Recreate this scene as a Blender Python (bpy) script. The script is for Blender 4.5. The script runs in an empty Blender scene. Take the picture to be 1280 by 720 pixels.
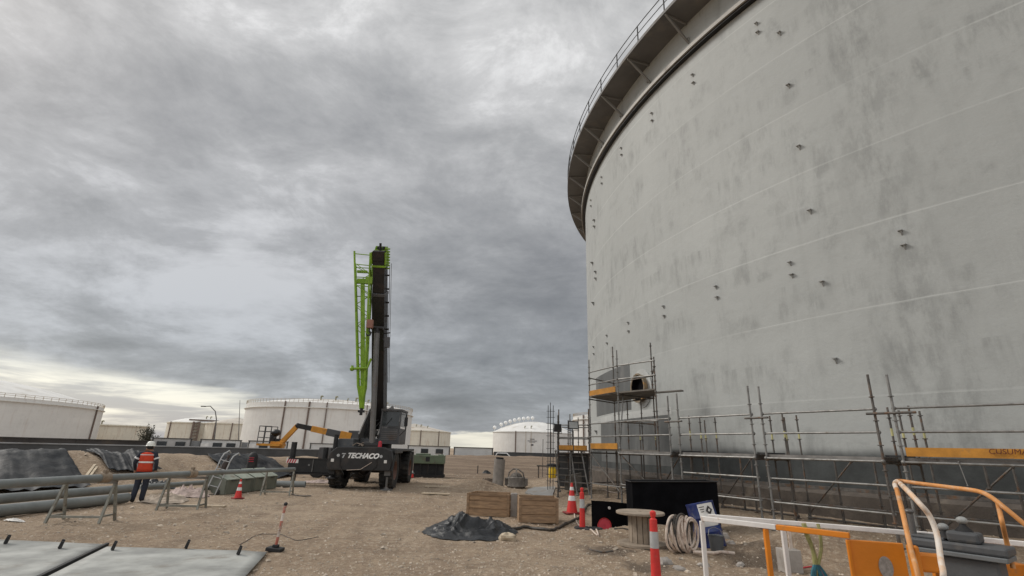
import bpy, bmesh, math, random
from mathutils import Vector, Matrix, noise, Euler
R_=math.radians
random.seed(7)
scene=bpy.context.scene
col=scene.collection
# ------------------------------------------------------------------ camera
H0=1.85
FPX=626.0
pitch=math.atan(202/626.0); roll=math.atan2(57,1940)
cF=Vector((0,math.cos(pitch),math.sin(pitch))); u0=Vector((0,-math.sin(pitch),math.cos(pitch))); r0=Vector((1,0,0))
cR=math.cos(roll)*r0+math.sin(roll)*u0; cU=-math.sin(roll)*r0+math.cos(roll)*u0
cam=bpy.data.cameras.new('camera'); camo=bpy.data.objects.new('camera',cam); col.objects.link(camo)
m=Matrix((( cR.x,cU.x,-cF.x,0),(cR.y,cU.y,-cF.y,0),(cR.z,cU.z,-cF.z,H0),(0,0,0,1)))
camo.matrix_world=m
cam.sensor_width=36; cam.lens=FPX/1280*36; cam.clip_end=8000; cam.clip_start=.05
scene.camera=camo
def ray(u,v): return cF*FPX+cR*(u-640)-cU*(v-360)
def G(u,v,z=0.0):                      # survey: point at height z seen at photo pixel (u,v)
    r=ray(u,v); t=(z-H0)/r.z; return Vector((r.x*t,r.y*t,z))
def A(u,v,Y):                          # survey: point on the vertical plane y=Y
    r=ray(u,v); t=Y/r.y; return Vector((r.x*t,Y,H0+r.z*t))
def azp(u,v=568): r=ray(u,v); return math.atan2(r.x,r.y)
def PL(u,d,z=0.0): a=azp(u); return Vector((d*math.sin(a),d*math.cos(a),z))
# ------------------------------------------------------------------ terrain height
TC=Vector((34.0,29.6)); TR=29.0
def lerp_tab(tab,x):
    if x<=tab[0][0]: return tab[0][1:]
    for a,b in zip(tab,tab[1:]):
        if x<=b[0]:
            t=(x-a[0])/(b[0]-a[0]); t=t*t*(3-2*t)
            return tuple(p+(q-p)*t for p,q in zip(a[1:],b[1:]))
    return tab[-1][1:]
# azimuth(deg): foot radius, crest radius, crest height
BT=[(-180,24,29,1.1),(-60,24,28,1.16),(-43.6,24.6,28.6,1.16),(-35,26,30,1.16),(-29.6,28.2,32.5,1.08),(-23.5,31.5,36,1.0),(-19.4,37,42,.9),(-15,42,50,.88),(-11,40,60,.9),(-6,42,66,.98),(0,44,68,1.06),(30,46,68,1.06),(180,60,75,1.0)]
def sm(a,b,x):
    t=min(1,max(0,(x-a)/(b-a))); return t*t*(3-2*t)
def berm(az,r):
    f,c,z=lerp_tab(BT,az)
    if r<f: return 0.0
    if r<c:
        t=(r-f)/(c-f); return z*(t*.55+.45*t*t*(3-2*t))
    w=c+1.5
    if r<w: return z
    return z+(-.6-z)*sm(w,w+6,r)
def mound(x,y,cx,cy,rx,ry,h):
    d=((x-cx)/rx)**2+((y-cy)/ry)**2
    return h*math.exp(-d*1.6)
MP=[(5.9,11.2,1.3,.8,.34),(6.9,12.2,1.4,.7,.22),(4.7,10.4,1.0,.5,-.12),(5.5,10.6,.5,.35,-.2),(3.7,13.2,1.5,.8,.24),(2.6,17.4,.9,1.2,.22),(-1.3,25.6,1.3,.8,.45),(.2,25.0,2.2,.9,.10),(-2.8,15.3,1.0,.35,.05)]
def Hg(x,y):
    r=math.hypot(x,y); az=math.degrees(math.atan2(x,y))
    z=berm(az,r)
    dt=math.hypot(x-TC.x,y-TC.y)-TR
    if dt<9: z+=.38*(1-sm(1.5,4.6,dt))*(1 if r<60 else 0)
    for p in MP:
        if abs(x-p[0])<4 and abs(y-p[1])<4: z+=mound(x,y,*p)
    k=1.0 if r>3 else .3
    v=Vector((x,y,0))
    z+=k*.035*noise.fractal(v*.45,1,2,4)
    if r<60: z+=k*.03*noise.fractal(v*2.3+Vector((5,1,3)),.9,2,3)
    b=berm(az,r)
    if b>.05 and r<120: z+=.10*b*noise.fractal(v*.5+Vector((9,2,1)),.8,2,4)
    return z
# ------------------------------------------------------------------ materials
class NT:
    def __init__(s,nt): s.nt=nt
    def n(s,t,**k):
        o=s.nt.nodes.new(t)
        for a,b in k.items():
            if a.startswith('i_'): o.inputs[a[2:].replace('_',' ')].default_value=b
            else: setattr(o,a,b)
        return o
    def l(s,a,b): s.nt.links.new(a,b)
    def math(s,op,a,b=None,c=None):
        o=s.nt.nodes.new('ShaderNodeMath'); o.operation=op
        for i,v in enumerate((a,b,c)):
            if v is None: continue
            if isinstance(v,(int,float)): o.inputs[i].default_value=v
            else: s.l(v,o.inputs[i])
        return o.outputs[0]
    def mix(s,fac,a,b,blend='MIX'):
        o=s.nt.nodes.new('ShaderNodeMix'); o.data_type='RGBA'; o.blend_type=blend
        for i,v in ((0,fac),(6,a),(7,b)):
            if isinstance(v,(int,float)): o.inputs[i].default_value=v
            elif isinstance(v,tuple): o.inputs[i].default_value=v if len(v)==4 else v+(1,)
            else: s.l(v,o.inputs[i])
        return o.outputs[2]
    def noise(s,vec,scale,detail=4,rough=.55,dist=0):
        o=s.nt.nodes.new('ShaderNodeTexNoise'); o.inputs['Scale'].default_value=scale; o.inputs['Detail'].default_value=detail
        o.inputs['Roughness'].default_value=rough; o.inputs['Distortion'].default_value=dist
        if vec is not None: s.l(vec,o.inputs['Vector'])
        return o.outputs[0]
    def ramp(s,fac,a,b,lo=0.,hi=1.):
        o=s.nt.nodes.new('ShaderNodeMapRange'); o.inputs[1].default_value=a;o.inputs[2].default_value=b;o.inputs[3].default_value=lo;o.inputs[4].default_value=hi
        o.interpolation_type='SMOOTHSTEP'
        s.l(fac,o.inputs[0]); return o.outputs[0]
    def mapping(s,vec,sc=(1,1,1),loc=(0,0,0),rot=(0,0,0)):
        o=s.nt.nodes.new('ShaderNodeMapping'); o.inputs['Scale'].default_value=sc;o.inputs['Location'].default_value=loc;o.inputs['Rotation'].default_value=rot
        s.l(vec,o.inputs['Vector']); return o.outputs[0]
    def xyz(s,vec):
        o=s.nt.nodes.new('ShaderNodeSeparateXYZ'); s.l(vec,o.inputs[0]); return o.outputs
    def comb(s,x,y,z):
        o=s.nt.nodes.new('ShaderNodeCombineXYZ')
        for i,v in enumerate((x,y,z)):
            if isinstance(v,(int,float)): o.inputs[i].default_value=v
            else: s.l(v,o.inputs[i])
        return o.outputs[0]
def newmat(name):
    mt=bpy.data.materials.new(name); mt.use_nodes=True; nt=mt.node_tree
    b=nt.nodes['Principled BSDF']; return mt,NT(nt),b
MATS={}
def M(name,base,rough=.6,metal=0.,var=.18,scale=2.5,dirt=None,dirt_lo=.52,dirt_hi=.72,dscale=1.2,bump=.15,bscale=25,stretch=(1,1,1),spec=.5):
    if name in MATS: return MATS[name]
    mt,t,b=newmat(name)
    g=t.n('ShaderNodeNewGeometry').outputs['Position']; v=t.mapping(g,stretch)
    n=t.noise(v,scale,6,.6)
    lo=tuple(c*(1-var) for c in base); hi=tuple(min(1,c*(1+var)) for c in base)
    c=t.mix(t.ramp(n,.3,.7),lo,hi)
    if dirt:
        dn=t.noise(t.mapping(g,stretch,(3,7,1)),dscale,8,.65)
        f=t.ramp(dn,dirt_lo,dirt_hi); c=t.mix(f,c,dirt)
        t.l(t.ramp(f,0,1,rough,min(1,rough+.25)),b.inputs['Roughness'])
    else:
        t.l(t.ramp(n,.2,.8,max(.05,rough-.08),min(1,rough+.08)),b.inputs['Roughness'])
    t.l(c,b.inputs['Base Color']); b.inputs['Metallic'].default_value=metal
    b.inputs['Specular IOR Level'].default_value=spec
    if bump:
        bp=t.n('ShaderNodeBump'); bp.inputs['Strength'].default_value=bump; bp.inputs['Distance'].default_value=.02
        t.l(t.noise(v,bscale,5,.6),bp.inputs['Height']); t.l(bp.outputs[0],b.inputs['Normal'])
    MATS[name]=mt; return mt
RUST=(.16,.075,.035); SOIL=(.24,.18,.13)
m_galv=M('galvanised steel',(.22,.215,.205),.5,.5,.25,6,dirt=(.16,.13,.10),dirt_lo=.55,dirt_hi=.75,dscale=4)
m_rusty=M('rusted scaffold tube',(.12,.11,.10),.6,.4,.35,5,dirt=(.20,.11,.06),dirt_lo=.5,dirt_hi=.7,dscale=5)
m_board=M('scaffold deck board',(.16,.145,.125),.75,0,.25,3,dirt=(.14,.12,.10),dscale=3)
m_deck=M('steel deck plank',(.22,.21,.20),.55,.5,.25,3,dirt=(.13,.10,.08),dscale=3)
m_toe=M('ochre toe board paint',(.47,.21,.025),.6,0,.2,3,dirt=(.25,.15,.07),dirt_lo=.58,dirt_hi=.75,dscale=4)
m_tape=M('yellow tape',(.46,.43,.20),.5,bump=0)
m_white=M('white metal paint',(.70,.69,.65),.45,dirt=(.42,.38,.32),dirt_lo=.55,dirt_hi=.8,dscale=1.5)
m_orange=M('orange machine paint',(.66,.21,.012),.42,0,.12,2,dirt=(.38,.17,.06),dirt_lo=.60,dirt_hi=.78,dscale=5)
m_loop=M('faded orange tube paint',(.58,.255,.075),.5,0,.18,6,dirt=(.56,.40,.27),dirt_lo=.5,dirt_hi=.7,dscale=6)
m_wrail=M('chalky white rail paint',(.72,.69,.66),.5,0,.08,4,dirt=(.55,.36,.25),dirt_lo=.58,dirt_hi=.75,dscale=5)
m_console=M('dark grey moulded console',(.085,.09,.095),.55,0,.12,3,dirt=(.18,.16,.14),dirt_lo=.55,dirt_hi=.8,dscale=4)
m_black=M('black rubber',(.018,.018,.019),.7,0,.3,3,dirt=(.07,.06,.05),dirt_lo=.55,dirt_hi=.75,dscale=3)
m_blackpaint=M('black machine paint',(.014,.0135,.0135),.45,0,.3,3,dirt=(.05,.04,.034),dirt_lo=.52,dirt_hi=.75,dscale=1.8)
m_tyre=M('dusty tyre rubber',(.022,.021,.02),.85,0,.3,6,dirt=(.10,.085,.07),dirt_lo=.5,dirt_hi=.75,dscale=2.5)
m_grey=M('grey machine paint',(.075,.075,.078),.5,.1,.15,3,dirt=(.1,.08,.07),dscale=2)
m_steelgrey=M('grey cylinder steel',(.14,.135,.13),.45,.3,.15,3,dirt=(.15,.12,.1),dscale=2)
m_boom=M('dark boom steel',(.010,.009,.009),.5,0,.3,2,dirt=(.035,.024,.018),dirt_lo=.5,dirt_hi=.7,dscale=2)
m_lime=M('lime green crane paint',(.20,.35,.015),.5,0,.15,2,dirt=(.08,.13,.015),dirt_lo=.55,dirt_hi=.75,dscale=3)
m_green=M('faded green machine paint',(.13,.17,.11),.6,0,.15,2,dirt=(.13,.11,.08),dscale=2)
m_bin=M('grey green bin paint',(.15,.16,.13),.6,0,.14,2,dirt=(.18,.15,.11),dirt_lo=.55,dirt_hi=.75,dscale=2)
m_glass=M('dark cab glass',(.03,.035,.04),.12,0,.1,2,bump=0)
m_red=M('red cone plastic',(.62,.035,.03),.5,0,.12,4,dirt=(.35,.12,.09),dirt_lo=.6,dirt_hi=.8,dscale=6)
m_reflw=M('reflective white band',(.74,.74,.72),.4,0,.08,6,dirt=(.45,.42,.38),dirt_lo=.55,dirt_hi=.8,dscale=9)
m_reflg=M('dull reflective band',(.45,.46,.46),.35,.2,.08,6,dirt=(.3,.28,.25),dirt_lo=.55,dirt_hi=.8,dscale=9)
m_wood=M('weathered pine board',(.31,.20,.115),.75,0,.28,3,dirt=(.22,.15,.09),dirt_lo=.5,dirt_hi=.72,dscale=3,stretch=(1,1,7))
m_woodgrey=M('grey weathered timber',(.29,.235,.18),.8,0,.25,4,dirt=(.24,.20,.16),dscale=3)
m_plank=M('pale plank',(.52,.43,.31),.75,0,.15,4,dirt=(.32,.26,.19),dscale=3)
m_concrete=M('weathered concrete',(.33,.30,.27),.85,0,.18,3,dirt=(.22,.18,.15),dscale=2,bump=.4)
m_wall=M('dark grey block wall',(.075,.078,.082),.8,0,.25,.6,dirt=(.12,.11,.10),dirt_lo=.55,dirt_hi=.8,dscale=.8)
m_wall2=M('very dark dike lining',(.045,.04,.038),.8,0,.3,.6,dirt=(.09,.075,.06),dscale=.8)
m_pipe=M('grey coated pipe',(.20,.215,.21),.5,.2,.15,2,dirt=(.24,.21,.18),dirt_lo=.55,dirt_hi=.8,dscale=2)
m_blue=M('blue drum paint',(.014,.028,.125),.32,0,.3,4,dirt=(.12,.115,.12),dirt_lo=.50,dirt_hi=.78,dscale=4)
m_label=M('paper label',(.72,.70,.66),.6,0,.05,5,bump=0)
m_mark=M('black print',(.03,.025,.025),.6,bump=0)
m_markb=M('brown stencil',(.10,.02,.01),.7,bump=0)
m_hosew=M('chalky hose',(.62,.52,.44),.6,0,.15,8,dirt=(.35,.22,.16),dirt_lo=.5,dirt_hi=.7,dscale=8)
m_hosed=M('dark hose',(.04,.035,.03),.6,0,.2,8,dirt=(.15,.12,.09),dscale=5)
m_fabric=M('beige geotextile',(.42,.35,.28),.9,0,.2,5,dirt=(.27,.21,.16),dscale=2)
m_pinkf=M('pale pinkish sacking',(.50,.40,.36),.9,0,.2,5,dirt=(.27,.21,.16),dscale=2)
m_vest=M('orange red vest',(.55,.05,.018),.8,0,.12,8,bump=.3,bscale=20)
m_navy=M('navy work cloth',(.018,.022,.035),.85,0,.3,6,bump=.3,bscale=20)
m_skin=M('skin',(.30,.17,.11),.6,0,.05,5,bump=0)
m_helmet=M('white helmet',(.75,.75,.70),.35,0,.05,5,bump=0)
m_container=M('white cabin panel',(.60,.61,.61),.55,0,.08,.8,dirt=(.42,.42,.41),dirt_lo=.55,dirt_hi=.8,dscale=.6)
m_containerg=M('grey cabin panel',(.30,.31,.32),.6,0,.12,.8,dirt=(.22,.21,.2),dscale=.6)
m_trim=M('dark trim',(.06,.06,.06),.6,bump=0)
m_yellow=M('yellow plastic',(.78,.52,.02),.5,0,.1,4)
m_amber=M('ochre lift paint',(.62,.27,.03),.5,0,.15,2,dirt=(.25,.13,.05),dscale=2)
m_plate=M('oxidised steel plate',(.33,.335,.315),.6,.1,.30,1.6,dirt=(.22,.20,.17),dirt_lo=.50,dirt_hi=.78,dscale=1.6,bump=.08,bscale=8)
m_teal=M('blue green rope',(.03,.13,.17),.8,0,.3,20)
m_lanyard=M('olive webbing',(.30,.30,.12),.8,0,.2,20,dirt=(.16,.13,.09),dscale=8)
m_redpaint=M('red paint',(.5,.03,.05),.5,bump=0)
m_stone=M('gravel stone',(.46,.39,.31),.85,0,.45,3.0)
# liner
def liner_mat():
    mt,t,b=newmat('black geomembrane')
    g=t.n('ShaderNodeNewGeometry').outputs['Position']
    n=t.noise(t.mapping(g,(1,1,1),(0,0,0),(0,0,.6)),.9,8,.65,.8)
    c=t.mix(t.ramp(n,.38,.75),(.012,.015,.019),(.05,.05,.05)); t.l(c,b.inputs['Base Color'])
    b.inputs['Roughness'].default_value=.6; b.inputs['Specular IOR Level'].default_value=.22
    bp=t.n('ShaderNodeBump'); bp.inputs['Strength'].default_value=.5; bp.inputs['Distance'].default_value=.06
    t.l(t.noise(g,3,5,.6,.5),bp.inputs['Height']); t.l(bp.outputs[0],b.inputs['Normal'])
    return mt
m_liner=liner_mat()
def ground_mat():
    mt,t,b=newmat('dry gravelly soil')
    g=t.n('ShaderNodeNewGeometry').outputs['Position']
    big=t.noise(g,.16,6,.6,.4); mid=t.noise(g,1.1,8,.62,.3); fine=t.noise(g,9,6,.7); vf=t.noise(g,45,4,.7)
    c=t.mix(t.ramp(big,.35,.65),(.36,.268,.185),(.46,.36,.262))
    c=t.mix(t.ramp(mid,.35,.7,0,.65),c,(.24,.175,.125))
    c=t.mix(t.ramp(fine,.47,.66,0,.7),c,(.58,.48,.37)); c=t.mix(t.ramp(t.noise(g,5.5,7,.75,.2),.52,.68,0,.55),c,(.22,.16,.115))
    c=t.mix(t.ramp(vf,.35,.5,.6,0),c,(.16,.115,.08))
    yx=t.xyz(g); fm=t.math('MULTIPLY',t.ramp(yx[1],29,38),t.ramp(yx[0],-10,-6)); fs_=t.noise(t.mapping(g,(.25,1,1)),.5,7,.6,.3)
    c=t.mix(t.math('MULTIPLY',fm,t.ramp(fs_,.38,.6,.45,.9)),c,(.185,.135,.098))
    # tyre tracks of the crane and site traffic
    for (x0,amp_,fr_,ph,gw) in ((-3.2,1.3,.16,.4,1.9),(-.6,1.0,.20,2.0,1.6),(-5.6,.8,.13,1.1,2.1)):
        cx=t.math('ADD',t.math('MULTIPLY',t.math('SINE',t.math('ADD',t.math('MULTIPLY',yx[1],fr_),ph)),amp_),x0)
        dx=t.math('ABSOLUTE',t.math('SUBTRACT',t.math('ABSOLUTE',t.math('SUBTRACT',yx[0],cx)),gw/2))
        tm=t.math('MULTIPLY',t.ramp(dx,.14,.26,1,0),t.ramp(t.noise(g,.5,4,.6),.42,.6))
        tr_=t.math('MULTIPLY',tm,t.ramp(t.math('SINE',t.math('MULTIPLY',yx[1],22)),-.6,.6,.25,.75))
        c=t.mix(tr_,c,(.235,.175,.125))
    # wet or oily dark stains
    st=t.noise(t.mapping(g,(1,1.6,1),(4.2,1.3,0)),.55,8,.7,.6)
    c=t.mix(t.ramp(st,.63,.70,0,.65),c,(.10,.08,.068))
    for (sx,sy,sr) in ((2.05,11.0,.75),(2.45,9.6,.6),(3.3,11.6,.5),(4.9,10.4,1.1)):
        dd=t.math('SQRT',t.math('ADD',t.math('POWER',t.math('SUBTRACT',yx[0],sx),2.),t.math('POWER',t.math('SUBTRACT',yx[1],sy),2.)))
        dd=t.math('ADD',dd,t.math('MULTIPLY',t.math('SUBTRACT',t.noise(g,2.4,7,.7),.5),1.6))
        c=t.mix(t.ramp(dd,sr*.35,sr,.72,0),c,(.105,.082,.064))
    # pale pebbles baked into the soil
    vo=t.n('ShaderNodeTexVoronoi'); vo.inputs['Scale'].default_value=26; t.l(g,vo.inputs['Vector'])
    peb=t.math('MULTIPLY',t.ramp(vo.outputs['Distance'],.16,.26,1,0),t.ramp(t.noise(g,2.2,4),.42,.6))
    c=t.mix(t.math('MULTIPLY',peb,.75),c,(.62,.55,.46))
    t.l(c,b.inputs['Base Color']); b.inputs['Roughness'].default_value=.95; b.inputs['Specular IOR Level'].default_value=.2
    h=t.math('ADD',t.math('MULTIPLY',fine,.6),t.math('ADD',t.math('MULTIPLY',vf,.25),t.math('MULTIPLY',peb,.35)))
    h=t.math('ADD',h,t.math('MULTIPLY',mid,1.2)); h=t.math('ADD',h,t.math('MULTIPLY',t.noise(g,4.,6,.7),.9))
    bp=t.n('ShaderNodeBump'); bp.inputs['Strength'].default_value=1.0; bp.inputs['Distance'].default_value=.10
    t.l(h,bp.inputs['Height']); t.l(bp.outputs[0],b.inputs['Normal'])
    return mt
m_ground=ground_mat()
def shell_mat(name,base,zlow,low,Rr,course=2.4,z0=1.1,seam=True,rust=0.,streak=1.):
    """object space: origin on the tank axis at z=0; coordinates unrolled as arc length / height"""
    mt,t,b=newmat(name)
    o=t.n('ShaderNodeTexCoord').outputs['Object']; x,y,z=t.xyz(o)
    th=t.math('MULTIPLY',t.math('ARCTAN2',y,x),Rr)
    uv=t.comb(th,0,z)
    ci=t.math('FLOOR',t.math('DIVIDE',t.math('SUBTRACT',z,z0),course))
    pi=t.math('FLOOR',t.math('DIVIDE',t.math('ADD',th,t.math('MULTIPLY',ci,3.7)),9.0))
    wn=t.n('ShaderNodeTexWhiteNoise'); t.l(t.comb(ci,pi,0),wn.inputs['Vector'])
    hi=tuple(min(1,c*1.03) for c in base); lo=tuple(c*.965 for c in base)
    c=t.mix(wn.outputs['Value'],lo,hi)
    cl=t.noise(uv,.22,6,.6,.3)
    c=t.mix(t.ramp(cl,.3,.7,0,.55),c,tuple(k*.86 for k in base))
    # vertical brushed smudges gathered in patches
    sm_=t.noise(t.mapping(uv,(1.7,1,.55)),1.0,8,.72,.3)
    pm=t.noise(t.mapping(uv,(.42,1,.6),(3,0,5)),1.0,5,.6)
    f=t.math('MULTIPLY',t.ramp(sm_,.42,.68),t.ramp(pm,.44,.60))
    c=t.mix(t.math('MULTIPLY',f,.75*streak),c,tuple(k*.60 for k in base))
    if seam:
        vd=t.math('ABSOLUTE',t.math('ADD',t.math('ADD',th,72.9),t.math('MULTIPLY',t.math('SUBTRACT',t.noise(uv,.5,4),.5),1.2)))
        vm=t.math('MULTIPLY',t.ramp(vd,.05,1.5,1,0),t.ramp(t.noise(t.mapping(uv,(2.2,1,.8),(1,0,2)),1.0,7,.7),.42,.62))
        c=t.mix(t.math('MULTIPLY',vm,.55),c,tuple(k*.55 for k in base))
        # burnished bands hanging just under the seams
        fr0=t.math('FRACT',t.math('DIVIDE',t.math('SUBTRACT',z,z0+course*.5),course))
        bm_=t.math('MULTIPLY',t.ramp(fr0,.62,.92),t.math('MULTIPLY',t.ramp(t.noise(t.mapping(uv,(3.4,1,.35),(6,0,1)),1.0,6,.65),.45,.65),t.ramp(t.noise(t.mapping(uv,(.3,1,.6),(9,0,3)),1.0,4),.45,.6)))
        c=t.mix(t.math('MULTIPLY',bm_,.6),c,tuple(k*.58 for k in base))
    # long faint runs
    rn=t.noise(t.mapping(uv,(3.0,1,.06)),1.0,5,.6)
    c=t.mix(t.ramp(rn,.5,.75,0,.22*streak),c,tuple(k*.72 for k in base))
    fn=t.noise(uv,14,4,.7)
    c=t.mix(t.ramp(fn,.25,.8,0,.18),c,tuple(k*.8 for k in base))
    if rust:
        rr=t.noise(t.mapping(uv,(1.2,1,.12),(2,0,1)),1.0,6,.65)
        c=t.mix(t.math('MULTIPLY',t.ramp(rr,.52,.72),rust),c,(.34,.20,.11))
    if seam:
        fr=t.math('FRACT',t.math('DIVIDE',t.math('SUBTRACT',z,z0),course))
        wob=t.math('ADD',fr,t.math('MULTIPLY',t.math('SUBTRACT',t.noise(uv,.9,3),.5),.02))
        dl=t.math('ABSOLUTE',t.math('SUBTRACT',wob,.5))
        ln=t.ramp(dl,.484,.494)
        al=t.ramp(t.noise(t.comb(th,0,t.math('MULTIPLY',ci,11)),.12,3),.35,.62,.2,1.)
        c=t.mix(t.math('MULTIPLY',t.math('MULTIPLY',ln,al),.5),c,tuple(min(1,k*1.35) for k in base))
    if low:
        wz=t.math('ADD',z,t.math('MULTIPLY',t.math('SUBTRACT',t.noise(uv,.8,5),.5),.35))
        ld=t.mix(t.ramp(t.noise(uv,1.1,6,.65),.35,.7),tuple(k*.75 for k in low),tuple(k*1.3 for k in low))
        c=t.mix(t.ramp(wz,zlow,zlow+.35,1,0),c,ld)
    t.l(c,b.inputs['Base Color']); b.inputs['Roughness'].default_value=.62; b.inputs['Specular IOR Level'].default_value=.3
    bp=t.n('ShaderNodeBump'); bp.inputs['Strength'].default_value=.45; bp.inputs['Distance'].default_value=.09
    t.l(t.math('ADD',t.noise(uv,.8,5,.55),t.math('MULTIPLY',fn,.08)),bp.inputs['Height']); t.l(bp.outputs[0],b.inputs['Normal'])
    return mt
# ------------------------------------------------------------------ mesh builder
class MB:
    def __init__(s): s.v=[]; s.f=[]; s.mi=[]; s.cur=0
    def add(s,vs,fs):
        o=len(s.v); s.v+= [Vector(p) for p in vs]; s.f+=[tuple(i+o for i in f) for f in fs]; s.mi+=[s.cur]*len(fs); return s
    def box(s,c,size,rot=None,taper=None):
        hx,hy,hz=[k/2 for k in size]; vs=[]
        for z in (-hz,hz):
            k=1 if z<0 or not taper else taper
            vs+=[Vector((-hx*k,-hy*k,z)),Vector((hx*k,-hy*k,z)),Vector((hx*k,hy*k,z)),Vector((-hx*k,hy*k,z))]
        if rot is not None:
            mm=rot if isinstance(rot,Matrix) else Euler(rot).to_matrix(); vs=[mm@p for p in vs]
        c=Vector(c); vs=[p+c for p in vs]
        return s.add(vs,[(0,3,2,1),(4,5,6,7),(0,1,5,4),(1,2,6,5),(2,3,7,6),(3,0,4,7)])
    def bar(s,p,q,w,h,up=(0,0,1)):
        p=Vector(p);q=Vector(q); d=(q-p); L=d.length; d.normalize(); up=Vector(up)
        if abs(d.dot(up))>.98: up=Vector((0,1,0)) if abs(d.y)<.9 else Vector((1,0,0))
        x=d.cross(up).normalized(); z=x.cross(d).normalized()
        mm=Matrix((x,d,z)).transposed()
        return s.box((p+q)/2,(w,L,h),mm)
    def tube(s,pts,r,n=8,closed=False,cap=True):
        pts=[Vector(p) for p in pts]; m_=len(pts); rs=r if isinstance(r,(list,tuple)) else [r]*m_
        o=len(s.v); prev=None
        for i,p in enumerate(pts):
            if closed: d=pts[(i+1)%m_]-pts[i-1]
            else: d=(pts[min(i+1,m_-1)]-pts[max(i-1,0)])
            d.normalize()
            if prev is None:
                a=Vector((0,0,1)) if abs(d.z)<.9 else Vector((1,0,0)); x=d.cross(a).normalized()
            else: x=(prev-d*prev.dot(d)).normalized()
            prev=x; y=d.cross(x)
            for k in range(n):
                t=2*math.pi*k/n; s.v.append(p+(x*math.cos(t)+y*math.sin(t))*rs[i])
        seg=m_ if closed else m_-1
        for i in range(seg):
            a=o+i*n; b_=o+((i+1)%m_)*n
            for k in range(n):
                s.f.append((a+k,a+(k+1)%n,b_+(k+1)%n,b_+k)); s.mi.append(s.cur)
        if cap and not closed:
            s.f.append(tuple(o+k for k in range(n))[::-1]); s.mi.append(s.cur)
            s.f.append(tuple(o+(m_-1)*n+k for k in range(n))); s.mi.append(s.cur)
        return s
    def lathe(s,prof,n=32,c=(0,0,0),mat=None,a0=0,a1=2*math.pi):
        o=len(s.v); c=Vector(c); full=abs(a1-a0-2*math.pi)<1e-6; cols=n if full else n+1
        for (r,z) in prof:
            for k in range(cols):
                t=a0+(a1-a0)*k/n; p=Vector((r*math.cos(t),r*math.sin(t),z))
                if mat is not None: p=mat@p
                s.v.append(p+c)
        for i in range(len(prof)-1):
            for k in range(n):
                k2=(k+1)%cols if full else k+1
                s.f.append((o+i*cols+k,o+i*cols+k2,o+(i+1)*cols+k2,o+(i+1)*cols+k)); s.mi.append(s.cur)
        return s
    def prism(s,poly,axis_vec,base=(0,0,0),mm=None):
        """poly: list of 3D points; extruded by axis_vec"""
        n=len(poly); base=Vector(base); ax=Vector(axis_vec)
        ps=[Vector(p)+base for p in poly]; vs=ps+[p+ax for p in ps]
        fs=[tuple(range(n))[::-1],tuple(range(n,2*n))]+[(i,(i+1)%n,(i+1)%n+n,i+n) for i in range(n)]
        return s.add(vs,fs)
    def sphere(s,c,r,n=12,sc=(1,1,1)):
        prof=[(max(1e-4,r*math.sin(math.pi*i/n)),-r*math.cos(math.pi*i/n)) for i in range(n+1)]
        return s.lathe([(a,b) for a,b in prof],n*2,c,Matrix.Diagonal(sc))
def obj(name,mb,mats,parent=None,smooth=False,world=False,bevel=0,label=None,angle=40):
    me=bpy.data.meshes.new(name)
    vs=mb.v
    if world and parent is not None:
        root=parent
        while root.parent: root=root.parent
        inv=root['_m'].inverted() if False else ROOTM[root.name].inverted()
        vs=[inv@p for p in vs]
    me.from_pydata([tuple(p) for p in vs],[],mb.f)
    if not isinstance(mats,(list,tuple)): mats=[mats]
    for q in mats: me.materials.append(q)
    if len(mats)>1: me.polygons.foreach_set('material_index',mb.mi)
    bm=bmesh.new(); bm.from_mesh(me)
    bmesh.ops.recalc_face_normals(bm,faces=bm.faces)
    bm.to_mesh(me); bm.free()
    if smooth:
        me.polygons.foreach_set('use_smooth',[True]*len(me.polygons))
        try: me.set_sharp_from_angle(angle=R_(angle))
        except Exception: pass
    o=bpy.data.objects.new(name,me); col.objects.link(o)
    if bevel:
        md=o.modifiers.new('bevel','BEVEL'); md.width=bevel; md.segments=2; md.limit_method='ANGLE'
    if parent is not None: o.parent=parent
    if label: o['label']=label
    return o
ROOTM={}
def thing(name,label,cat,loc=(0,0,0),rotz=0,group=None,rot=None):
    o=bpy.data.objects.new(name,None); col.objects.link(o); o.empty_display_size=.2
    o.location=loc; o.rotation_euler=rot if rot else (0,0,rotz)
    o['label']=label; o['category']=cat
    if group: o['group']=group
    ROOTM[o.name]=Matrix.Translation(Vector(loc))@Euler(o.rotation_euler).to_matrix().to_4x4()
    return o
def tag(o,label,cat,group=None,kind=None):
    if label: o['label']=label
    if cat: o['category']=cat
    if group: o['group']=group
    if kind: o['kind']=kind
    return o
def struct(name,mb,mt,smooth=False,label=None):
    o=obj(name,mb,mt,smooth=smooth); o['kind']='structure'
    if label: o['label']=label
    return o
def dup(root,loc=None,rotz=None,label=None):
    r=root.copy(); col.objects.link(r)
    if loc is not None: r.location=loc
    if rotz is not None: r.rotation_euler=(0,0,rotz)
    if label: r['label']=label
    def rec(a,b):
        for ch in list(a.children):
            if ch is b: continue
            c=ch.copy(); col.objects.link(c); c.parent=b; rec(ch,c)
    rec(root,r)
    ROOTM[r.name]=Matrix.Translation(r.location)@Euler(r.rotation_euler).to_matrix().to_4x4()
    return r
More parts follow.
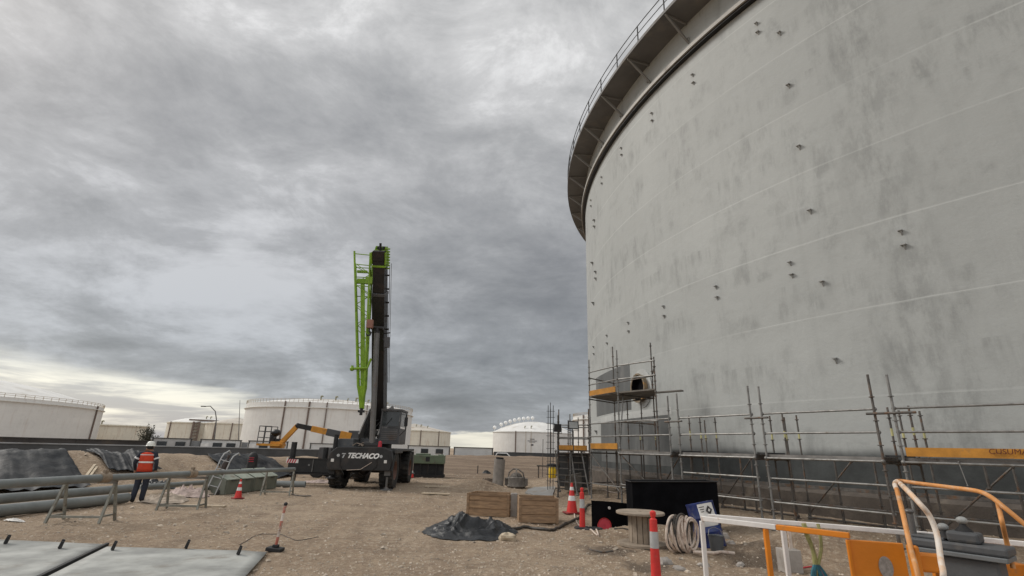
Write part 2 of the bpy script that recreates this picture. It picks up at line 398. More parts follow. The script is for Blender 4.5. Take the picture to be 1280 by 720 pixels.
def text_mesh(name,s,size,mat,parent,loc,rot,shear=0,extrude=.004,bold=0.0):
    cu=bpy.data.curves.new(name,'FONT'); cu.body=s; cu.size=size; cu.extrude=extrude; cu.shear=shear; cu.align_x='CENTER'; cu.align_y='CENTER'; cu.offset=bold
    tmp=bpy.data.objects.new(name,cu); col.objects.link(tmp)
    dg=bpy.context.evaluated_depsgraph_get(); me=bpy.data.meshes.new_from_object(tmp.evaluated_get(dg))
    bpy.data.objects.remove(tmp)
    me.materials.clear(); me.materials.append(mat)
    o=bpy.data.objects.new(name,me); col.objects.link(o); o.parent=parent; o.location=loc; o.rotation_euler=rot
    return o
# ================================================================== ground
def build_ground():
    rs=[.0,.5,1,1.6,2.2]; r=2.6
    while r<4000:
        rs.append(r); r*= 1.012 if r<45 else (1.02 if r<90 else 1.12)
    azs=[]; a=-180.0
    while a<180:
        azs.append(a); a+= .28 if -52<=a<52 else 4.0
    n=len(azs); mb=MB(); vs=[]
    for r in rs:
        for a in azs:
            x=r*math.sin(R_(a)); y=r*math.cos(R_(a)); vs.append(Vector((x,y,Hg(x,y) if r<200 else -.6)))
    fs=[]
    for i in range(len(rs)-1):
        for k in range(n):
            k2=(k+1)%n; fs.append((i*n+k,i*n+k2,(i+1)*n+k2,(i+1)*n+k))
    mb.v=vs; mb.f=fs; mb.mi=[0]*len(fs)
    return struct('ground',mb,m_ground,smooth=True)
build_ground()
# pebbles and clods: ground cover
def stones():
    mb=MB(); rnd=random.Random(3)
    ico=[(-.5,-.5,-.3),(.5,-.5,-.3),(.5,.5,-.3),(-.5,.5,-.3),(-.35,-.35,.35),(.35,-.3,.3),(.3,.38,.33),(-.33,.3,.36)]
    fc=[(0,1,5,4),(1,2,6,5),(2,3,7,6),(3,0,4,7),(4,5,6,7)]
    for i in range(16000):
        a=R_(rnd.uniform(-46,46)); d=6+34*rnd.random()**1.7
        x=d*math.sin(a); y=d*math.cos(a)
        if math.hypot(x-TC.x,y-TC.y)<TR+.6: continue
        cl=noise.noise(Vector((x*.35,y*.35,4)))
        if cl<rnd.uniform(-.7,.25): continue
        s=rnd.uniform(.010,.030)*(1+d/30)
        if rnd.random()<.03: s*=2.4
        R3=Euler((rnd.uniform(-.4,.4),rnd.uniform(-.4,.4),rnd.uniform(0,6.3))).to_matrix()
        z=Hg(x,y); sc=Vector((s*rnd.uniform(.7,1.4),s*rnd.uniform(.7,1.3),s*rnd.uniform(.5,.9)))
        vs=[R3@Vector((p[0]*sc.x*rnd.uniform(.8,1.2),p[1]*sc.y*rnd.uniform(.8,1.2),p[2]*sc.z))+Vector((x,y,z+s*.12)) for p in ico]
        mb.add(vs,fc)
    o=obj('gravel',mb,m_stone); tag(o,'scattered pale pebbles and clods on the dry soil','gravel',kind='stuff')
stones()
# ================================================================== big tank
big=thing('storage_tank','huge grey steel tank filling the right side, scaffolded round its foot','tank',(TC.x,TC.y,0))
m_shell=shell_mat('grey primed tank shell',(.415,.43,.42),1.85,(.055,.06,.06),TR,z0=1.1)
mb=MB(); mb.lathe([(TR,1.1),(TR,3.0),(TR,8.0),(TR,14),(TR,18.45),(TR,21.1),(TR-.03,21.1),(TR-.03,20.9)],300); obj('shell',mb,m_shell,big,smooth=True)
mb=MB(); mb.lathe([(TR+.02,1.12),(TR+.16,1.12),(TR+.16,1.04),(TR-.2,1.04)],300); obj('bottom_flange',mb,m_rusty,big)
mb=MB(); mb.lathe([(TR+.55,-.3),(TR+.55,.95),(TR+.35,1.035),(TR-1,1.035)],200); obj('ring_foundation',mb,M('soil stained shaded foundation',(.085,.07,.058),.9,0,.25,2,dirt=(.17,.14,.11),dirt_lo=.55,dscale=1,bump=.5),big,smooth=True,angle=30)  # soil staining, with the shadow at the tank foot also put into the colour
mb=MB(); mb.lathe([(TR-.05,20.9),(TR-10,21.9),(TR-20,22.6),(.01,23.1)],120); obj('roof',mb,m_white,big,smooth=True)
m_ring=M('grey girder paint',(.40,.385,.355),.6,0,.1,.6,dirt=(.27,.25,.22),dirt_lo=.52,dirt_hi=.8,dscale=.8)
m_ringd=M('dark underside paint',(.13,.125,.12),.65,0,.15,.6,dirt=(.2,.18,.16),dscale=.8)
mb=MB(); mb.lathe([(TR+.004,18.62),(TR+.30,18.60),(TR+.30,18.78),(TR+.28,18.80),(TR+.004,18.80)],300); obj('stiffener_ring',mb,m_ring,big)
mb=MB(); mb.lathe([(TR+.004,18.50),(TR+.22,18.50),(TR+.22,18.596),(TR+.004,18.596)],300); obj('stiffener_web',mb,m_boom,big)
ZP=20.35; WP=1.30
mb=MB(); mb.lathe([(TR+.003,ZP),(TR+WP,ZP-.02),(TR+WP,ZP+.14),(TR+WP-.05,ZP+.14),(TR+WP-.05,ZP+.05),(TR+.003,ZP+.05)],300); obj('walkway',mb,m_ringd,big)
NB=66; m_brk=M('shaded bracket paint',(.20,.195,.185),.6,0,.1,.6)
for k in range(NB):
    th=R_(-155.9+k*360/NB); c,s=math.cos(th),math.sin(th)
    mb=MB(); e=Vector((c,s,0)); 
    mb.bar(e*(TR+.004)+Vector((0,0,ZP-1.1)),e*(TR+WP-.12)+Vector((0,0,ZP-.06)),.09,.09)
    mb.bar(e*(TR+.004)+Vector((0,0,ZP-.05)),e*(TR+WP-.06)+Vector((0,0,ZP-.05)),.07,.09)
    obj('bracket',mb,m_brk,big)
mb=MB(); RH=TR+WP-.03
for zz,rr in ((ZP+1.02,.024),(ZP+.58,.02)):
    mb.tube([(RH*math.cos(2*math.pi*k/200),RH*math.sin(2*math.pi*k/200),zz) for k in range(200)],rr,6,closed=True)
obj('handrail',mb,m_trim,big)
for k in range(100):
    th=R_(-155.9+k*3.6)
    mb=MB(); e=Vector((math.cos(th),math.sin(th),0))*RH; mb.bar(e+Vector((0,0,ZP+.10)),e+Vector((0,0,ZP+1.03)),.05,.05); obj('rail_post',mb,m_trim,big)
# cleats
m_cleat=M('grey cleat paint',(.34,.345,.335),.6,0,.1,.6)
def cleat(th,z,pair=True,sc=1.):
    mb=MB(); e=Vector((math.cos(R_(th)),math.sin(R_(th)),0)); tn=Vector((-e.y,e.x,0))
    def one(zz,w):
        nonlocal mb
        p=e*(TR+.002)+Vector((0,0,zz)); mb.bar(p+e*.09*sc-tn*w/2,p+e*.09*sc+tn*w/2,.18*sc,.03)
        mb.prism([p+Vector((0,0,-.02)),p+e*.16*sc+Vector((0,0,-.02)),p+Vector((0,0,-.26*sc))],tn*.03)
    one(z,.20*sc); obj('cleat',mb,m_cleat,big)
    if pair: mb=MB(); one(z-.42,.13); obj('cleat',mb,m_cleat,big)
for i in range(-1,7):
    th=-143.6-6*i
    for z in (7.85,17.5,19.45): cleat(th+random.uniform(-.25,.25),z,True,.55)
for z in (16.42,14.14,11.69,9.34,6.95,4.61): cleat(-148.1,z,False,.62)
for z in (13.1,10.5,5.2,3.0): cleat(-179.2,z,False,.9)
for z in (12.2,15.6): cleat(-177.5,z,True,.8)
# insert plates, darker primer, near the manway
m_insert=M('dark primer plate',(.10,.105,.105),.6,0,.2,.9,dirt=(.19,.19,.185),dirt_lo=.5,dirt_hi=.75,dscale=1.2,stretch=(1,1,.4))
m_pale=M('pale fresh primer',(.45,.46,.45),.6,0,.1,2)
def patch(name,t0,t1,z0,z1,mt,off=.008,n=14,skew=0.):
    mb=MB(); vs=[];
    for i in range(n+1):
        th=R_(t0+(t1-t0)*i/n); k=i/n
        for z in (z0+skew*k,z1+skew*k):
            for rr in (TR+off,): vs.append(((rr)*math.cos(th),(rr)*math.sin(th),z))
    fs=[(2*i,2*i+2,2*i+3,2*i+1) for i in range(n)]
    mb.add(vs,fs); return obj(name,mb,mt,big,smooth=True)
patch('insert_plate',-179,-167.9,3.75,5.9,m_insert)
patch('insert_plate',-177,-162.0,1.4,3.35,m_insert)
patch('pale_strip',-177,-161.5,3.36,3.66,m_pale,.009)
# manway
man=MB(); thm=-165.7; e=Vector((math.cos(R_(thm)),math.sin(R_(thm)),0)); tn=Vector((-e.y,e.x,0)); up=Vector((0,0,1))
mmw=Matrix((tn,up,e)).transposed(); cz=e*TR+Vector((0,0,4.60))
man.lathe([(.84,.0),(.84,.03),(.56,.035)],36,cz,mmw); obj('reinforcing_pad',man,m_pale,big,smooth=True)
man=MB(); man.lathe([(.58,.0),(.58,.22),(.64,.22),(.64,.25),(.555,.25),(.55,.2)],36,cz,mmw); mw=obj('manway',man,M('rust edged manway',(.20,.16,.11),.7,0,.3,5,dirt=(.4,.22,.07),dscale=3),big,smooth=True)
man=MB(); man.lathe([(.549,.22),(.53,.012),(.01,.012)],36,cz,mmw); obj('opening',man,M('matt black sheeting and hole shade',(.006,.006,.007),.95,0,.3,3,spec=.05,bump=0),mw)  # unlit inside of the manway put into the colour as near black
# ================================================================== scaffolding
def pol(r,th,z=0.): return Vector((TC.x+r*math.cos(R_(th)),TC.y+r*math.sin(R_(th)),z))
def standard(p,z0,z1,par,mt=m_galv,r=.026,tape=False,lean=0):
    mb=MB(); q=Vector((p.x,p.y,0)); mb.tube([q+Vector((0,0,z0)),q+Vector((lean,0,z1))],r,8)
    z=z0+.45
    while z<z1-.1:
        mb.lathe([(r+.001,-.012),(r+.03,-.008),(r+.03,.008),(r+.001,.012)],8,q+Vector((lean*(z-z0)/(z1-z0),0,z))); z+=.5
    mb.box(q+Vector((0,0,z0-.005)),(.15,.15,.012)); mb.tube([q+Vector((0,0,z0-.01)),q+Vector((0,0,z0+.28))],r+.008,8)
    o=obj('standard',mb,mt,par,smooth=True,world=True)
    if tape:
        mb=MB(); zt=z1-.62; mb.lathe([(r+.003,zt),(r+.003,zt+.16)],8,q); obj('tape',mb,m_tape,o,world=True)
    return o
def tubeo(name,p,q,par,r=.024,mt=m_galv):
    mb=MB(); mb.tube([p,q],r,8)
    for e_ in (p,q):
        mb.sphere(e_,r*1.9,5)
    return obj(name,mb,mt,par,smooth=True,world=True)
def planks(name,p0,p1,q1,q0,z,par,n=3,mt=m_deck,th=.085):
    """deck between edge p0-p1 (outer) and q0-q1 (inner)"""
    mb=MB()
    for i in range(n):
        a=(i+.03)/n; b=(i+.97)/n
        c=[p0.lerp(q0,a),p1.lerp(q1,a),p1.lerp(q1,b),p0.lerp(q0,b)]
        mb.prism([Vector((k.x,k.y,z-th)) for k in c],(0,0,th))
    return obj(name,mb,mt,par,world=True)
RO=32.1; RI=31.25; RII=30.6
bays=[(-159.5,-154.77),(-154.06,-149.62),(-149.07,-144.54),(-143.91,-138.9)]
labs=['tube scaffold bay beside the two storey tower, above the black box','middle scaffold bay with two low ledgers, just right of the black box','long scaffold bay behind the white and orange rail','scaffold bay at the right edge with the long ochre toe board']
for bi,(t0,t1) in enumerate(bays):
    c=pol(RO,(t0+t1)/2)
    sc=thing('scaffold_bay',labs[bi],'scaffolding',(c.x,c.y,Hg(c.x,c.y)),0,'tube scaffold bays round the foot of the grey tank')
    zt=3.62
    if bi==0: ths=[t1]
    else: ths=[t0,t1]
    for th in ths:
        p=pol(RO,th); standard(p,Hg(p.x,p.y)+.01,zt+random.uniform(-.05,.05),sc,m_rusty if th in (-144.54,) else m_galv)
    for th in (t0+.05,t1-.05):
        for rr in (RI,RII):
            p=pol(rr,th); standard(p,Hg(p.x,p.y)+.01,2.98+random.uniform(-.08,.08),sc,m_rusty,.022,tape=True)
    if bi in (1,3):
        for th in ((t0+t1)/2,):
            p=pol(RII,th); standard(p,Hg(p.x,p.y)+.01,1.85,sc,m_rusty,.022)
    for z in (2.90,2.42,1.36,.82):
        if bi==0 and z==1.36: continue
        tubeo('guard_rail' if z>2 else 'ledger',pol(RO-.03,t0,z),pol(RO-.03,t1,z),sc)
    tubeo('ledger',pol(RI,t0,.8),pol(RI,t1,.8),sc,mt=m_rusty)
    tubeo('ledger',pol(RI,t0,1.84),pol(RI,t1,1.84),sc,mt=m_rusty)
    for q_ in (.34,.7):
        th=t0+(t1-t0)*q_; p=pol(RII,th); standard(p,Hg(p.x,p.y)+.01,1.86,sc,m_rusty,.024)
    tubeo('brace',pol(RII,t0,.5),pol(RII,t0+(t1-t0)*.5,1.8),sc,.02,mt=m_rusty)
    tubeo('ledger',pol(RII,t0,.42),pol(RII,t1,.42),sc,mt=m_rusty)
    tubeo('ledger',pol(RO+.03,t0,1.83),pol(RO+.03,t1,1.83),sc)
    for th in (t0,t1):
        tubeo('transom',pol(RO,th,1.80),pol(RI,th,1.80),sc,mt=m_rusty)
    planks('deck',pol(RO-.02,t0),pol(RO-.02,t1),pol(RI+.02,t1),pol(RI+.02,t0),1.92,sc,4)
    if bi==3:
        mb=MB(); mb.prism([pol(RO+.06,t0+.15,1.945),pol(RO+.06,t1,1.945),pol(RO+.025,t1,1.945),pol(RO+.025,t0+.15,1.945)],(0,0,.17)); tb=obj('toe_board',mb,m_toe,sc,world=True)
        d=(pol(RO,t1)-pol(RO,t0)); ang=math.atan2(d.y,d.x)
        P=G(1252,560,2.04); q=pol(RO+.066,-141.05,2.06); loc=q-Vector(sc.location)
        text_mesh('lettering','CUSUMA',.13,m_markb,tb,loc,(math.pi/2,0,ang),.1,.003)
        tubeo('wire_tie',pol(RO+.03,-142.35,1.86),pol(RO+.05,-142.25,1.45),sc,.008)
# bridging pieces between the bays
for (ta,tb_,nm) in ((-154.77,-154.06,'third from the right'),(-149.62,-149.07,'second from the right'),(-144.54,-143.91,'rightmost')):
    c=pol(RO,(ta+tb_)/2,1.90); mb=MB()
    a0,a1,b1,b0=pol(RO-.04,ta+.06),pol(RO-.04,tb_-.06),pol(RI,tb_-.06),pol(RI,ta+.06)
    o=thing('bridge_plank','short dark plank bridging a gap between scaffold bays, %s of three'%nm,'plank',c,0,'short bridge planks and couplers between the scaffold bays')
    mb.prism([Vector((k.x,k.y,1.925)) for k in (a0,a1,b1,b0)],(0,0,.035)); obj('plank',mb,m_black,o,world=True)
    e0,e1=pol(RO+.055,ta-.25,2.80),pol(RO+.055,tb_+.35+(.35 if nm=='rightmost' else 0),2.80)
    tb2=MB(); tb2.tube([e0,e1],.026,8); obj('coupling_tube',tb2,m_rusty,o,world=True,smooth=True)
# two-storey corner tower
nA,nB,nC=pol(RO,-163.4),pol(32.0,-159.75),pol(31.55,-156.9)
nD,nE=pol(30.5,-165.2),pol(30.3,-160.2)
tw=thing('scaffold_tower','two storey scaffold tower with ochre toe boards in front of the round manway','scaffolding',(nA.x,nA.y,Hg(nA.x,nA.y)))
for p,z1,mt in ((nA,5.45,m_galv),(nB,5.5,m_galv),(nC,5.05,m_rusty),(nD,6.3,m_rusty),(nE,6.0,m_rusty)):
    standard(p,Hg(p.x,p.y)+.01,z1,tw,mt)
def at_z(p,z): return Vector((p.x,p.y,z))
for a,b in ((nA,nB),(nB,nC)):
    for z in (4.92,4.42,2.90,2.42,.72): tubeo('guard_rail',at_z(a,z),at_z(b,z),tw)
for a,b in ((nA,nD),(nC,nE),(nD,nE)):
    for z in (4.7,1.82,3.86,.72): tubeo('ledger',at_z(a,z),at_z(b,z),tw,mt=m_rusty)
for z,nm in ((3.92,'upper'),(1.92,'lower')):
    mb=MB(); mb.prism([at_z(k,z) for k in (nA,nB,nC,nE,nD)],(0,0,.05)); obj('deck',mb,m_board,tw,world=True)
    d=(nB-nA).normalized(); nrm=Vector((d.y,-d.x,0)) 
    if nrm.dot(Vector((-nA.x,-nA.y,0)))<0: nrm=-nrm
    mb=MB(); a=at_z(nA,z+.052)+d*.1+nrm*.03; b=at_z(nB,z+.052)-d*.1+nrm*.03
    mb.prism([a,b,b+nrm*.03,a+nrm*.03],(0,0,.2)); obj('toe_board',mb,m_toe,tw,world=True)
mb=MB(); pe=pol(29.6,-158.6,3.99); pf=pol(31.2,-163.0,3.99); pg=(pe-pf).normalized(); mb.bar(pf+Vector((0,0,.03)),pe+Vector((0,0,.12)),.24,.045); obj('loose_board',mb,m_board,tw,world=True)
for z in (1.82,.72,2.9,3.86): tubeo('ledger',at_z(nB,z),at_z(nE,z),tw,mt=m_rusty)
for k_ in (.35,.7):
    p=nA.lerp(nB,k_)+Vector((.3,.35,0)); standard(p,Hg(p.x,p.y)+.01,1.9,tw,m_rusty,.022)
    p=nD.lerp(nE,k_); standard(p,Hg(p.x,p.y)+.01,3.9,tw,m_rusty,.022)
tubeo('brace',at_z(nC,.5),at_z(nB,1.8),tw,mt=m_rusty)
tubeo('brace',at_z(nB,.5),at_z(nA,1.8),tw,mt=m_rusty)
tubeo('brace',at_z(nB,2.0),at_z(nB,3.9)+Vector((.25,.3,0)),tw)
# stair access tower left of the big tank
sa=[Vector((2.12,22.0,0)),Vector((3.32,21.3,0)),Vector((3.75,23.6,0)),Vector((2.35,24.0,0))]
st=thing('access_tower','low scaffold access tower with stairs and one ochre toe board, left of the big tank','scaffolding',(2.12,22.0,Hg(2.12,22.0)))
for p,z1 in zip(sa,(3.3,3.55,3.3,3.7)): standard(p,Hg(p.x,p.y)+.01,z1,st,m_rusty)
for p,z1 in ((Vector((2.6,21.75,0)),3.35),(Vector((2.95,23.8,0)),3.1)): standard(p,Hg(p.x,p.y)+.01,z1,st,m_galv,.022)
for i in range(4):
    a,b=sa[i],sa[(i+1)%4]
    for z in (2.9,2.4): tubeo('guard_rail',at_z(a,z),at_z(b,z),st)
    tubeo('ledger',at_z(a,.65),at_z(b,.65),st,mt=m_rusty); tubeo('ledger',at_z(a,1.78),at_z(b,1.78),st,mt=m_rusty)
mb=MB(); mb.prism([at_z(k,1.86) for k in sa],(0,0,.05)); obj('deck',mb,m_board,st,world=True)
mb=MB(); mb.bar(at_z(sa[0],2.0)+Vector((.05,-.05,0)),at_z(sa[1],2.0)+Vector((-.1,-.05,0)),.03,.18); obj('toe_board',mb,m_toe,st,world=True)
for k_ in (.3,.62):
    p=sa[3].lerp(sa[2],k_); standard(p,Hg(p.x,p.y)+.01,3.1+k_*.4,st,m_rusty,.022)
    p=sa[1].lerp(sa[2],k_); standard(p,Hg(p.x,p.y)+.01,2.95,st,m_galv,.022)
for z in (1.2,2.2,2.66): tubeo('ledger',at_z(sa[1],z),at_z(sa[2],z),st,mt=m_rusty); tubeo('ledger',at_z(sa[0],z),at_z(sa[3],z),st,mt=m_rusty)
tubeo('ledger',Vector((3.3,21.4,2.9)),pol(RO,-163.4,2.9),st); tubeo('ledger',Vector((3.3,21.4,2.4)),pol(RO,-163.4,2.4),st); tubeo('ledger',Vector((3.3,21.4,.65)),pol(RO,-163.4,.72),st)
for (x0,y0,x1,y1) in ((2.3,22.3,2.5,24.6),(2.9,21.7,3.3,22.8)):
    n=6
    for i in range(n):
        k=(i+.5)/n; z=.25+1.55*k
        mb=MB(); mb.box((x0+(x1-x0)*.3*k,y0+.35*k,z),(.55,.22,.04)); obj('step',mb,m_deck if i%2 else m_board,st,world=True)
for a,b in ((Vector((2.85,21.5,.2)),Vector((2.65,21.9,1.85))),(Vector((3.3,21.25,.2)),Vector((3.05,21.6,1.85))),(Vector((2.2,22,.3)),Vector((2.0,21.8,1.85)))):
    tubeo('stair_string',a,b,st,.03)
mb=MB(); mb.prism([at_z(sa[3],.35),at_z(sa[2],.35),at_z(sa[2],1.8),at_z(sa[3],1.8)],(0,.03,0)); obj('dark_fill_sheet',mb,m_trim,st,world=True)  # dark sheet added to fill in the dark beneath the access tower
mb=MB(); mb.prism([(2.45,22.6,.3),(3.15,22.4,.3),(3.15,22.4,1.0),(2.5,22.6,.85)],(.05,.5,0)); obj('stored_boards',mb,m_board,st,world=True)
# lattice mast on the access tower and flood lights
ms=thing('lattice_mast','thin black lattice mast with short rungs rising behind the access tower','mast',(2.0,24.3,Hg(2.0,24.3)))
mb=MB()
for dx in (-.12,.12): mb.tube([(dx,0,0),(dx,0,3.75)],.018,6)
mb.tube([(0,.2,0),(0,.2,3.9)],.018,6); obj('upright',mb,m_trim,ms)
mb=MB()
mb.tube([(0,0,.3),(0,0,3.6)],.012,6)
for i in range(12): mb.tube([(-.2,0,.4+i*.28),(.2,0,.4+i*.28)],.012,6)
obj('rung_ladder',mb,m_trim,ms)
def flood(u,v,Y,w,h,face,label,tilt):
    p=A(u,v,Y); t=thing('flood_light',label,'lamp',(p.x,p.y,p.z),R_(8),'work flood lights clamped to the access tower')
    mb=MB(); mb.box((0,0,0),(w,.07,h),(tilt,0,0)); 
    for i in range(5): mb.box((0,.05,-h*.35+i*h*.17),(w*.8,.06,.015),(tilt,0,0))
    obj('housing',mb,m_black,t,bevel=.01)
    mb=MB(); mb.box((0,-.037,0),(w*.86,.006,h*.8),(tilt,0,0)); obj('lens',mb,face,t)
    mb=MB(); mb.tube([(-w/2-.02,0,0),(-w/2-.02,0,-h*.65),(w/2+.02,0,-h*.65),(w/2+.02,0,0)],.012,6); mb.tube([(0,0,-h*.65),(0,0,-h*.65-.9)],.02,6); obj('bracket',mb,m_trim,t)
flood(697,535,21.4,.30,.32,m_black,'black square flood light seen edge dark, left of the pair',0)
flood(716.5,531.5,21.1,.42,.32,M('grey lamp glass',(.33,.34,.33),.25,bump=0),'flood light with a pale grey rectangular lens, right of the pair',-.25)
# ================================================================== far tanks
def tank(label,c,Rr,z_ring,z_top,roofh,mt,rooftype='dome',rail=True,lines=(),vents=(),group=None,z0=-.6,ringw=.5,band=None,extra=None):
    t=thing('storage_tank',label,'tank',(c[0],c[1],z0),0,group)
    dz=-z0
    mb=MB(); mb.lathe([(Rr,0),(Rr,z_ring*.5+dz),(Rr,z_top+dz)],96); obj('shell',mb,mt,t,smooth=True)
    mb=MB(); mb.lathe([(Rr+.004,z_ring-.25+dz),(Rr+ringw,z_ring-.2+dz),(Rr+ringw,z_ring+dz),(Rr+.004,z_ring+dz)],96); obj('stiffener_ring',mb,m_white if rail else mt,t)
    prof=[(Rr-.02,z_top-.05+dz)]
    for i in range(1,9):
        k=i/8
        zz=roofh*(1-(1-k)**2) if rooftype=='dome' else roofh*k
        prof.append((max(.01,(Rr-.02)*(1-k)),z_top-.05+dz+zz))
    mb=MB(); mb.lathe(prof,96); obj('roof',mb,m_roofw if rooftype=='dome' else m_roofr,t,smooth=True)
    ac=math.atan2(-c[1],-c[0])
    if rail:
        mb=MB()
        for zz in (1.05,.55): mb.tube([(Rr*math.cos(2*math.pi*k/96),Rr*math.sin(2*math.pi*k/96),z_top+dz+zz) for k in range(96)],.05,4,closed=True)
        for k in range(120):
            a=2*math.pi*k/120; mb.box((Rr*math.cos(a),Rr*math.sin(a),z_top+dz+.5),(.09,.09,1.1))
        obj('handrail',mb,m_railf,t)
    for off,w,mt2 in lines:
        a=ac+R_(off); mb=MB(); mb.box(((Rr+.25)*math.cos(a),(Rr+.25)*math.sin(a),(z_top+dz)/2),(w,w,z_top+dz+.3),(0,0,a)); obj('down_pipe',mb,mt2,t)
    for off,k,s in vents:
        a=ac+R_(off); r=Rr*k; zz=z_top+dz+(roofh*(1-k**2) if rooftype=='dome' else roofh*(1-k))
        mb=MB(); mb.tube([(r*math.cos(a),r*math.sin(a),zz-.4),(r*math.cos(a),r*math.sin(a),zz+s)],.22*s,8); mb.lathe([(.01,.5*s),(.45*s,.3*s),(.5*s,0),(.01,0)],10,(r*math.cos(a)+.25*s,r*math.sin(a),zz+s*.9)); obj('roof_vent',mb,m_vent,t,smooth=True)
    return t
m_roofw=M('off white roof paint',(.72,.71,.68),.6,0,.1,.1,dirt=(.45,.41,.34),dirt_lo=.5,dirt_hi=.8,dscale=.1)
m_roofr=M('stained roof paint',(.50,.46,.40),.65,0,.15,.1,dirt=(.34,.26,.19),dirt_lo=.5,dirt_hi=.75,dscale=.12)
m_railf=M('ochre handrail paint',(.40,.32,.22),.6,bump=0)
m_vent=M('dark vent',(.24,.22,.14),.6,bump=0)
m_pipeb=M('brown down pipe',(.16,.12,.10),.7,bump=0)
sw1=shell_mat('white tank paint',(.76,.75,.72),0,None,30,seam=False,rust=.18,streak=.35)
sw2=shell_mat('cream rusty tank paint',(.72,.68,.58),0,None,15,seam=False,rust=.5,streak=.5)
a_=azp(128,520)-R_(11); D_=250.
tank('pale domed tank at the left edge behind the dark wall',(D_*math.sin(a_),D_*math.cos(a_)),47.7,11.2,12.2,8.5,sw1,'dome',True,[(12.5,.3,m_pipeb),(15.5,.5,m_pipeb),(62,.4,m_pipeb)],[(2,.86,1.3),(5,.88,1.0),(15,.9,1.5),(18,.9,1.2)],group='far storage tanks beyond the cabins')
tank('low flat cream tank with rusty rim, right of the domed tank',(-171.1,232.3),9.3*1.08,7,7.3,.4,sw2,'cone',False,[],[(-70,.8,1.2)],group='far storage tanks beyond the cabins')
t3=tank('cream tank with a dark stair tower on its face',(-198,337.6),19.,12,12.4,3.6,sw2,'dome',False,[(-60,.6,m_pipeb)],[(10,.5,1.2),(25,.5,1.2)],group='far storage tanks beyond the cabins')
mb=MB(); ac=math.atan2(-337.6,198)
for off in (-13,-4): a=ac+R_(off); mb.box((20.2*math.cos(a),20.2*math.sin(a),6.7),(.9,.9,13.4),(0,0,a))
for i in range(7):
    a0,a1=ac+R_(-13),ac+R_(-4); z=1+i*1.9; mb.bar((20.2*math.cos(a0),20.2*math.sin(a0),z),(20.2*math.cos(a1),20.2*math.sin(a1),z+.6),.7,.7)
mb.bar((19.5*math.cos(ac-R_(22)),19.5*math.sin(ac-R_(22)),14.4),(19.5*math.cos(ac+R_(48)),19.5*math.sin(ac+R_(48)),14.4),.8,.9)
obj('stair_tower',mb,m_pipeb,t3)
tank('cream tank with a stained conical roof, half behind the large white tank',(-171.5,330.0),17.5,12,12.3,4.2,sw2,'cone',False,[(-40,.6,m_pipeb),(-8,.5,m_pipeb),(30,.5,m_pipeb)],[],group='far storage tanks beyond the cabins')
tank('large white tank with roof handrail behind the crane',(-67.6,199.1),30.1,13.3,14.9,3.2,sw1,'dome',True,[(-30,.35,m_pipeb),(-14.5,.45,m_pipeb),(-4,.3,m_pipeb),(21,.2,m_pipeb)],[(-12,.72,1.1),(1,.7,1.1),(12,.7,.7),(20,.7,1.1),(32,.72,.9),(50,.8,.9)],group='far storage tanks beyond the cabins')
tank('pale tank with stained conical roof just right of the crane cab',(-66.2,368.7),25.7,12,12.4,5.2,sw2,'cone',False,[(10,.5,m_pipeb),(40,.4,m_pipeb)],[(5,.5,1.1),(20,.5,1.2),(35,.6,1.1)],group='far storage tanks beyond the cabins')
t6=tank('white domed tank with a row of white globes along its roof',(19.6,394.8),30.7,14,14.4,8.2,sw1,'dome',False,[(-24,.6,m_pipeb),(23,.5,m_pipeb),(-10,.2,m_railf),(-3,.2,m_railf)],[(-4,.85,1.4),(-14,.85,1.2)],group='far storage tanks beyond the cabins')
gm=M('white globe paint',(.85,.85,.83),.4,bump=0)
for i in range(9):
    x=-29.5+i*3.35+ (1.5 if i>0 else 0); rr=abs(x)/30.7; zz=14.4+8.2*max(0,1-rr**2)+.6
    y=-6
    mb=MB(); mb.sphere((x,y,zz+2.3),1.35,7); mb.tube([(x,y,zz-1.2),(x,y,zz+1.6)],.15,6); obj('roof_globe',mb,gm,t6,smooth=True)
mb=MB()
for (dx,dz,w,h) in ((0,7.2,3.2,.5),(0,6.0,6.5,.4),(0,5.2,4.2,.3),(0,3.4,1.8,1.1),(-.5,3.1,.9,.5)):
    a=math.atan2(-394.8,-19.6)-.03; c_=Vector((30.75*math.cos(a),30.75*math.sin(a),0)); tg=Vector((-math.sin(a),math.cos(a),0))
    mb.box(c_+tg*dx+Vector((0,0,dz+2.6)),(.06,w,h),(0,0,a))
obj('lettering',mb,M('grey print',(.10,.10,.11),.6,bump=0),t6)
tank('white tank seen between the access tower and the big grey tank',(41,209),14.6,14,15.3,1.5,sw1,'dome',True,[(-42,.4,m_pipeb),(-30,.3,m_pipeb)],[],group='far storage tanks beyond the cabins')
# ================================================================== walls, cabins
def arcwall(name,label,pts,z1,mt,th=.3,z0=-.6,cap=None):
    c=pts[0]; t=thing(name,label,'wall',(c.x,c.y,z0))
    mb=MB()
    for a,b in zip(pts,pts[1:]):
        d=(b-a).normalized(); n=Vector((d.y,-d.x,0))*th/2
        z=z1
        mb.prism([at_z(a+n,z0),at_z(b+n,z0),at_z(b-n,z0),at_z(a-n,z0)],(0,0,z-z0))
    obj('wall_body',mb,mt,t,world=True)
    mb=MB()
    for a,b in zip(pts,pts[1:]):
        d=(b-a).normalized(); n=Vector((d.y,-d.x,0))*(th/2+.05)
        mb.prism([at_z(a+n,z1+.003),at_z(b+n,z1+.003),at_z(b-n,z1+.003),at_z(a-n,z1+.003)],(0,0,.07))
    obj('coping',mb,cap or mt,t,world=True)
arcwall('wall','long dark grey wall behind the lined berm on the left',[PL(-160,46),PL(0,46),PL(160,47),PL(290,48),PL(430,51),PL(470,53)],1.33,m_wall,.3,cap=m_containerg)
